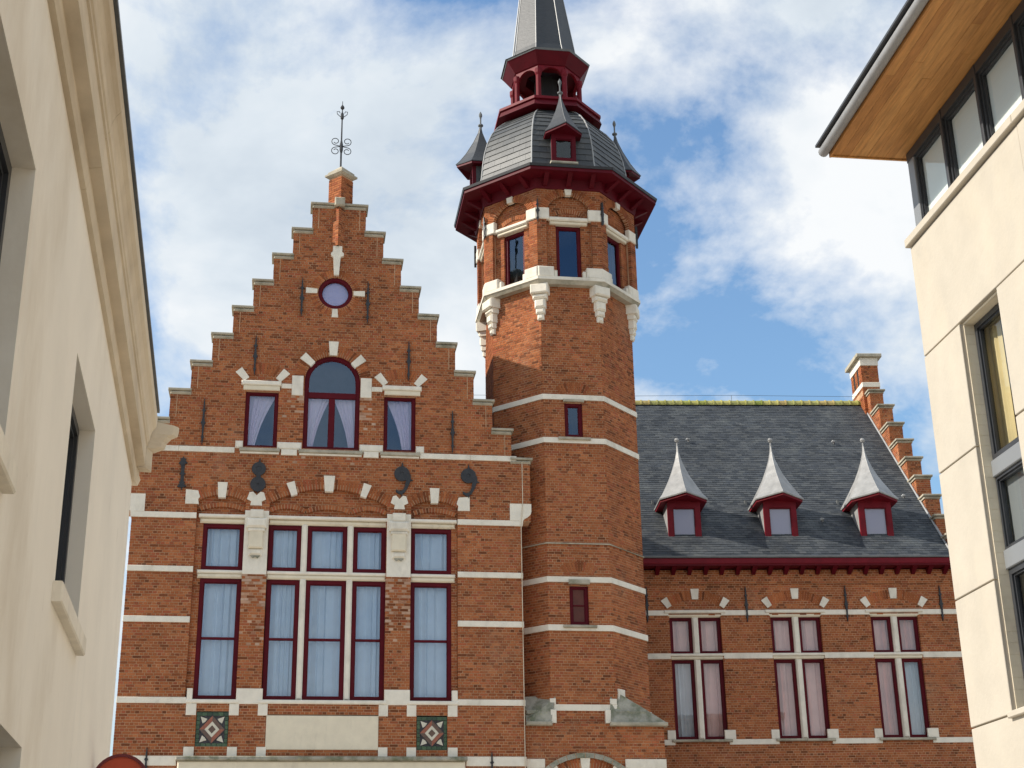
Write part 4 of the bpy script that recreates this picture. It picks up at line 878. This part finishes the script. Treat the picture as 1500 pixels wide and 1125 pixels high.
for c in DC:
    dormer(wing, Wf, c, 12.33, .93, 1.33, -.45, -2.2, .20, .52, 15.45, -.95, True, 'zinc', 'zinc', face='red2', eaveback=-1.75, zprow=.08)
# dark cheek flashing on the hall side
    part('flashing', 'lead', wing, Wf, c-.72, c-.66, -1.95, -1.70, 13.50, 14.05)
# stepped end parapet
stv = [(.79, 13.33), (1.50, 14.15), (2.10, 14.94), (2.72, 15.73), (3.36, 16.53), (4.04, 17.33), (4.80, 18.22), (5.60, 19.05)]
PU0, PU1 = 10.46, 10.90
prev = 0.0
lev = [(0.02, 12.55)] + stv
for k, (v, zt) in enumerate(lev):
    v2 = lev[k+1][0] if k < len(lev)-1 else 7.2
    zb = 11.0
    pf = Fr(Wf.p(PU0, -v, 0)[:2], Wf.U[:2], Wf.N[:2])
    lay(pf, zt-.10-CH*round((zt-.1-11.2)/CH), zt-.10, lambda z: [(0, PU1-PU0)], [rect(-1, 2, 0, (lev[k-1][1]-.25 if k else 11.2))], 0.0, wing, thick=v2-v-.002, wallname='parapet_step')
    sf = Fr(Wf.p(PU0, -v2, 0)[:2], Wf.N[:2], (-Wf.U)[:2])
    lay(sf, zt-.10-CH*round((zt-.1-11.2)/CH), zt-.10, lambda z: [(0.002, v2-v)], [rect(-1, 9, 0, EZ+v*slope-.1)], 0.0, wing, thick=.05, wallname='parapet_side')
    c = MB().box(pf, -.07, PU1-PU0+.07, -(v2-v)-.03, .09, zt-.055, zt, ch=.012); c.box(pf, -.03, PU1-PU0+.03, -(v2-v), .04, zt-.13, zt-.056, ch=.03)
    ob('coping', c, 'coping', wing)
# mirrored rear slope of the parapet, simple
for k in range(len(lev)-1): part('parapet_rear', 'brick', wing, Wf, PU0, PU1, -(2*RV-lev[k][0]), -(2*RV-lev[k+1][0])+.0, 11.0, lev[k][1]-.05)
# flashing along the parapet
ob('verge_flashing', MB().tube([rp(PU0-.03, .1, .03), rp(PU0-.03, sl-.2, .03)], .035, 5), 'zinc', roof)
# chimney pier on the ridge end
cf = Fr(Wf.p(10.36, -5.95, 0)[:2], Wf.U[:2], Wf.N[:2])
CW, CD = .58, 1.25
chim = part('chimney', 'mortar', wing, cf, .012, CW-.012, -CD+.012, -.012, 17.6, 20.35)
lay(cf, 18.0, 20.2, lambda z: [(0, CW)], [rect(-1, 2, 19.28, 19.46), rect(-1, 2, 20.06, 20.5)], 0.0, wing, thick=.05, wallname='chimney_front', core=False)
cl = Fr(Wf.p(10.36, -5.95-CD, 0)[:2], Wf.N[:2], (-Wf.U)[:2])
lay(cl, 18.0, 20.2, lambda z: [(0, CD)], [rect(-1, 2, 19.0, 19.2), rect(-1, 2, 20.06, 20.5), rect(.28, .46, 19.3, 20.1), rect(.72, .90, 19.3, 20.1)], 0.0, wing, thick=.05, wallname='chimney_side', core=False)
part('chimney_band', 'stone', chim, cf, -.015, CW+.015, -CD-.0, .02, 19.28, 19.45, ch=.01); part('chimney_band', 'stone', chim, cf, -.02, CW+.02, -CD-.02, .025, 20.06, 20.34, ch=.01)
part('chimney_cap', 'coping', chim, cf, -.14, CW+.14, -CD-.14, .14, 20.342, 20.46, ch=.02)
for a, b in ((.28, .46), (.72, .90)): part('flue_slot', 'dark', chim, cl, a, b, -.02, -.006, 19.3, 20.1)  # near-black panels carry the shade of the slots in their colour

# ================================================================== CREAM HOUSE (left)
bl = -0.038
Lf = Fr((-2.272, -20.75), (math.sin(bl), math.cos(bl)), (math.cos(bl), -math.sin(bl)))
house = thing('cream_house', 'cream rendered house with moulded cornice and deep-set windows on the shaded side of the street', 'house', Lf.p(-5, -2, 0))
LW = [(-4.86, -3.50, 3.50, 4.86), (-8.35, -6.99, 3.50, 4.86), (-7.0, -5.50, .9, 2.565), (-11.8, -10.4, 3.5, 4.86), (-11.8, -10.4, .9, 2.565)]
us = sorted({-16.0, 0.0} | {x for w in LW for x in w[:2]}); zs = sorted({0.0, 5.64} | {x for w in LW for x in w[2:]})
hb = MB()
for i in range(len(us)-1):
    for j in range(len(zs)-1):
        a, b, c, e = us[i], us[i+1], zs[j], zs[j+1]
        if any(a >= w[0]-1e-6 and b <= w[1]+1e-6 and c >= w[2]-1e-6 and e <= w[3]+1e-6 for w in LW): continue
        hb.quad(Lf.p(a, 0, c), Lf.p(b, 0, c), Lf.p(b, 0, e), Lf.p(a, 0, e))
for a, b, c, e in LW:
    for q in (((a, c), (b, c)), ((b, c), (b, e)), ((b, e), (a, e)), ((a, e), (a, c))):
        hb.quad(Lf.p(q[0][0], 0, q[0][1]), Lf.p(q[1][0], 0, q[1][1]), Lf.p(q[1][0], -.22, q[1][1]), Lf.p(q[0][0], -.22, q[0][1]))
ob('street_wall', hb, 'cream', house)
part('end_wall', 'cream', house, Lf, -.25, -.001, -8.0, -.001, 0, 5.64); part('end_wall', 'cream', house, Lf, -16.0, -15.75, -8.0, -.001, 0, 5.64); part('rear_wall', 'cream', house, Lf, -15.74, -.26, -8.0, -7.75, 0, 5.64)
part('floor_slab', 'dark', house, Lf, -15.7, -.3, -7.7, -.25, 2.8, 3.1); part('inner_wall', 'dark', house, Lf, -15.7, -.3, -2.6, -2.4, 0, 5.6)
for k, (a, b, c, e) in enumerate(LW):
    window(Lf, a, b, c, e, -.10, house, fw=.06, mull=[(a+b)/2], mt='frame', gl='glassm', bar=.05)
    part('window_sill', 'stone', house, Lf, a-.08, b+.09, -.2, .055, c-.10, c+.012, ch=.008)
cp = [(0.0, 5.60), (.03, 5.60), (.045, 5.66), (.035, 5.70), (.035, 5.735), (.105, 5.745), (.105, 5.93), (.118, 5.935), (.118, 5.965), (.128, 5.975), (.135, 6.03), (.155, 6.08), (.18, 6.11), (.185, 6.16), (.185, 6.20), (-.3, 6.24), (-.3, 5.60)]
cs_ = MB(); cs_.loft([[Lf.p(u, d, z) for d, z in cp] for u in (-16.1, -11.0, -5.45)]); cor = ob('cornice', cs_, 'cornice', house)
cs_ = MB(); cs_.loft([[Lf.p(u, d, z) for d, z in cp] for u in (-5.445, -.05)]); ob('cornice', cs_, 'cornice', house)
# cornice return at the far corner, standing further out
cs_ = MB(); cs_.loft([[Lf.p(-.05+max(0, d)*.6+x, d*(k if z > 5.94 else 1+(k-1)*.45) if d > 0 else d, z) for d, z in cp] for x, k in ((.0, 1.0), (.07, 1.75), (.13, 2.0), (.14, 2.0))]); ob('cornice_return', cs_, 'cornice', house)
part('cornice_return', 'cornice', house, Lf, -.04, .12, -8.0, -.31, 5.7, 6.2)
part('roof_edge', 'lead', house, Lf, -16.1, -.06, -.25, .20, 6.245, 6.275)
hr = MB(); hr.loft([[Lf.p(u, .1, 6.26), Lf.p(u, -4, 7.6), Lf.p(u, -8.1, 6.26)] for u in (-16.0, -.1)]); ob('roof', hr, 'slate', house)

# ================================================================== MODERN STONE BUILDING (right)
br = 0.014
Rf = Fr((6.521, -18.335), (math.sin(br), math.cos(br)), (-math.cos(br), math.sin(br)))
mod = thing('modern_building', 'modern cream stone-clad building with ribbon windows under wooden soffit', 'building', Rf.p(-6, -3, 0))
rows = [0.0, 1.0, 2.42, 3.83, 5.235, 6.72, 8.185, 9.63]
Wn = [(-1.97, -1.0), (-5.2, -4.2), (-8.4, -7.4)]
part('wall_core', 'plaque', mod, Rf, -18.0, Wn[2][0]-.0, -.5, -.05, 0, 9.62)
for a, b in zip([Wn[2][1], Wn[1][1], Wn[0][1]], [Wn[1][0], Wn[0][0], -.02]): part('wall_core', 'plaque', mod, Rf, a, b, -.5, -.05, 0, 9.62)
for a, b in Wn: part('wall_core', 'plaque', mod, Rf, a+.001, b-.001, -.5, -.06, 0, 3.80); part('wall_core', 'plaque', mod, Rf, a+.001, b-.001, -.5, -.06, 8.19, 9.62)
part('end_wall', 'panel', mod, Rf, -.5, -.025, -9.0, -.501, 0, 9.62); part('rear_wall', 'panel', mod, Rf, -18.0, -.51, -9.4, -9.01, 0, 9.62); part('floor_slab', 'plaster', mod, Rf, -17.9, -.55, -9.0, -.55, 5.6, 5.9); part('floor_slab', 'plaster', mod, Rf, -17.9, -.55, -9.0, -.2, 9.3, 9.6); part('inner_wall', 'blind', mod, Rf, -17.9, -.55, -3.2, -3.0, 0, 9.2)
for r in range(len(rows)-1):
    z0, z1 = rows[r], rows[r+1]
    e = [0.0, -1.0, -1.97, -4.2, -5.2, -7.4, -8.4, -11.0, -14.0, -18.0]
    openrow = 3.8 < z0+.01 and z1 < 8.3
    if not openrow: e = [0.0, -2.9, -5.8, -8.7, -11.6, -14.8, -18.0] if r == len(rows)-2 else [0.0, -1.97-.9, -5.2, -8.4, -11.0, -14.0, -18.0]
    for k in range(len(e)-1):
        if openrow and k in (1, 3, 5): continue
        o_ = rnd.uniform(-.003, .003)
        g0 = .0 if k == 0 or openrow and k in (2, 4, 6) else .0015
        part('stone_panel', 'panel', mod, Rf, e[k+1]+(.0015 if not (openrow and k in (0, 2, 4)) else .0), e[k]-g0, -.05, o_, z0+.009, z1-.009, ch=.006)
# window reveals lined with small tan tiles, frames
for wi, (a, b) in enumerate(Wn):
    nrv = 36
    for k in range(nrv): 
        z = 3.84+(8.17-3.84)*k/nrv
        for s, e in ((b, 1), (a, -1)):
            if wi == 0 and e == 1: part('reveal_tile', 'plaque', mod, Rf, s-.012+rnd.uniform(-.001, .001), s+.03, -.24, -.052, z+.003, z+(8.17-3.84)/nrv-.002)
        
    part('reveal', 'plaque', mod, Rf, b-.008, b+.04, -.40, -.051, 3.83, 8.18) if True else None
    part('reveal', 'plaque', mod, Rf, a-.04, a+.008, -.40, -.051, 3.83, 8.18); part('reveal', 'plaque', mod, Rf, a, b, -.40, -.051, 8.165, 8.19)
    fd = -.17
    window(Rf, a+.01, b-.013, 6.55, 8.16, fd, mod, fw=.06, mt='frame', gl='glassm')
    part('spandrel_rail', 'rail', mod, Rf, a+.01, b-.013, fd-.10, fd+.03, 6.36, 6.548, ch=.01)
    window(Rf, a+.01, b-.013, 5.55, 6.358, fd, mod, fw=.03, mt='frame', gl='glassm', name='spandrel'); part('spandrel_board', 'rail', mod, Rf, a+.04, b-.04, fd-.14, fd-.10, 5.56, 6.35)
    part('spandrel_rail', 'rail', mod, Rf, a+.01, b-.013, fd-.10, fd+.03, 5.34, 5.548, ch=.01)
    window(Rf, a+.01, b-.013, 3.86, 5.338, fd, mod, fw=.06, mt='frame', gl='glassm')
    part('window_sill', 'panel', mod, Rf, a-.02, b+.02, -.3, .05, 3.79, 3.855, ch=.01)
curtain(Rf, -1.30, -1.03, 6.6, 8.12, -.34, 'cloth', 'cream curtain drawn aside in the tall window of the stone building', 'curtains in the stone building', pleats=3, amp=.015)
# projecting stone sill course
blocks('sill_course', 'panel', mod, Rf, -18.0, .03, -.4, .055, 9.64, 9.745, L=2.9)
# ribbon windows
RT = 10.92
nb_ = [-.05] + [-1.08-.955*k for k in range(17)]
part('corner_post', 'rail', mod, Rf, -.22, -.04, -.30, -.085, 9.746, RT, ch=.01)
for k in range(len(nb_)-1):
    b_, a_ = (nb_[k]-.17 if k == 0 else nb_[k]-.035), nb_[k+1]+.035
    window(Rf, a_, b_, 9.75, RT-.13, -.11, mod, fw=.03, mt='frame', gl='glassm', name='ribbon_window')
    part('window_post', 'frame', mod, Rf, nb_[k+1]-.03, nb_[k+1]+.03, -.22, -.07, 9.748, RT-.002, ch=.008)
    if k < 7: ob('roller_blind', MB().box(Rf, a_+.03, b_-.03, -.185, -.178, 9.76, RT-.15), 'white', None, label='white blind in the ribbon window under the wooden soffit, %s from the corner post' % ['first', 'second', 'third', 'fourth', 'fifth', 'sixth', 'seventh'][k], cat='blind', group='roller blinds in the ribbon windows')
part('head_rail', 'frame', mod, Rf, -16.4, -.04, -.22, -.08, RT-.128, RT-.001)
part('inner_wall', 'plaque', mod, Rf, -17.0, -.3, -1.6, -1.5, 9.61, RT-.01); part('end_glazing', 'frame', mod, Rf, -.22, -.06, -9.0, -.31, 9.63, RT)
# wooden soffit boards and eaves
OV, OE = .92, .10
nbd = 9
for k in range(nbd):
    d1 = OV-.07-k*.115
    x = .0
    L0 = OE-.03
    while L0 > -16:
        L1 = max(-16.2, L0-rnd.uniform(1.6, 3.0)); part('soffit_board', 'wood', mod, Rf, L1+.002, L0, d1-.112, d1, RT+.002+rnd.uniform(0, .003), RT+.03); L0 = L1
ob('soffit_edge', MB().box(Rf, -16.2, OE, OV-.068, OV-.045, RT-.02, RT+.06), 'wood', mod)
part('end_board', 'wood', mod, Rf, OE-.028, OE, -9.0, OV-.046, RT-.015, RT+.03)
part('roof', 'lead', mod, Rf, -16.2, OE+.01, -9.2, OV-.04, RT+.062, RT+.20)
gt = MB(); gt.loft([[Rf.p(u, OV+.02+.065*math.cos(t), RT+.06+.065*math.sin(t)) for t in [2*pi*x/12 for x in range(12)]] for u in (-16.2, -11.5, -6.9, OE+.02)]); ob('gutter', gt, 'gutter', mod, smooth=True)
part('roof_edge', 'frame', mod, Rf, -16.2, OE+.04, OV-.035, OV+.11, RT+.135, RT+.165)

# ================================================================== ROAD SIGN
sgx, sgy, sgz, sr = -2.015, -22.23, 2.835, .209
sign = thing('road_sign', 'round orange-red road sign with dark red rim beside the cream house', 'sign', (sgx, sgy+.05, 0))
Sf = Fr((sgx, sgy), (1, .05), (.05, -1))
mb = MB(); ring_poly(mb, Sf, circ(0, sgz, sr, 36), circ(0, sgz, sr-.022, 36), -.03, .012); ob('rim', mb, 'signrim', sign)
ob('disc', MB().prism(Sf, circ(0, sgz, sr-.02, 36), -.012, .0), 'signred', sign); part('bar', 'white', sign, Sf, -.15, .15, -.005, .004, sgz-.035, sgz+.035)
ob('post', MB().tube([Sf.p(0, -.06, 0), Sf.p(0, -.06, sgz+.15)], .03, 10), 'gutter', sign); part('clamp', 'gutter', sign, Sf, -.05, .05, -.09, -.012, sgz-.03, sgz+.02)
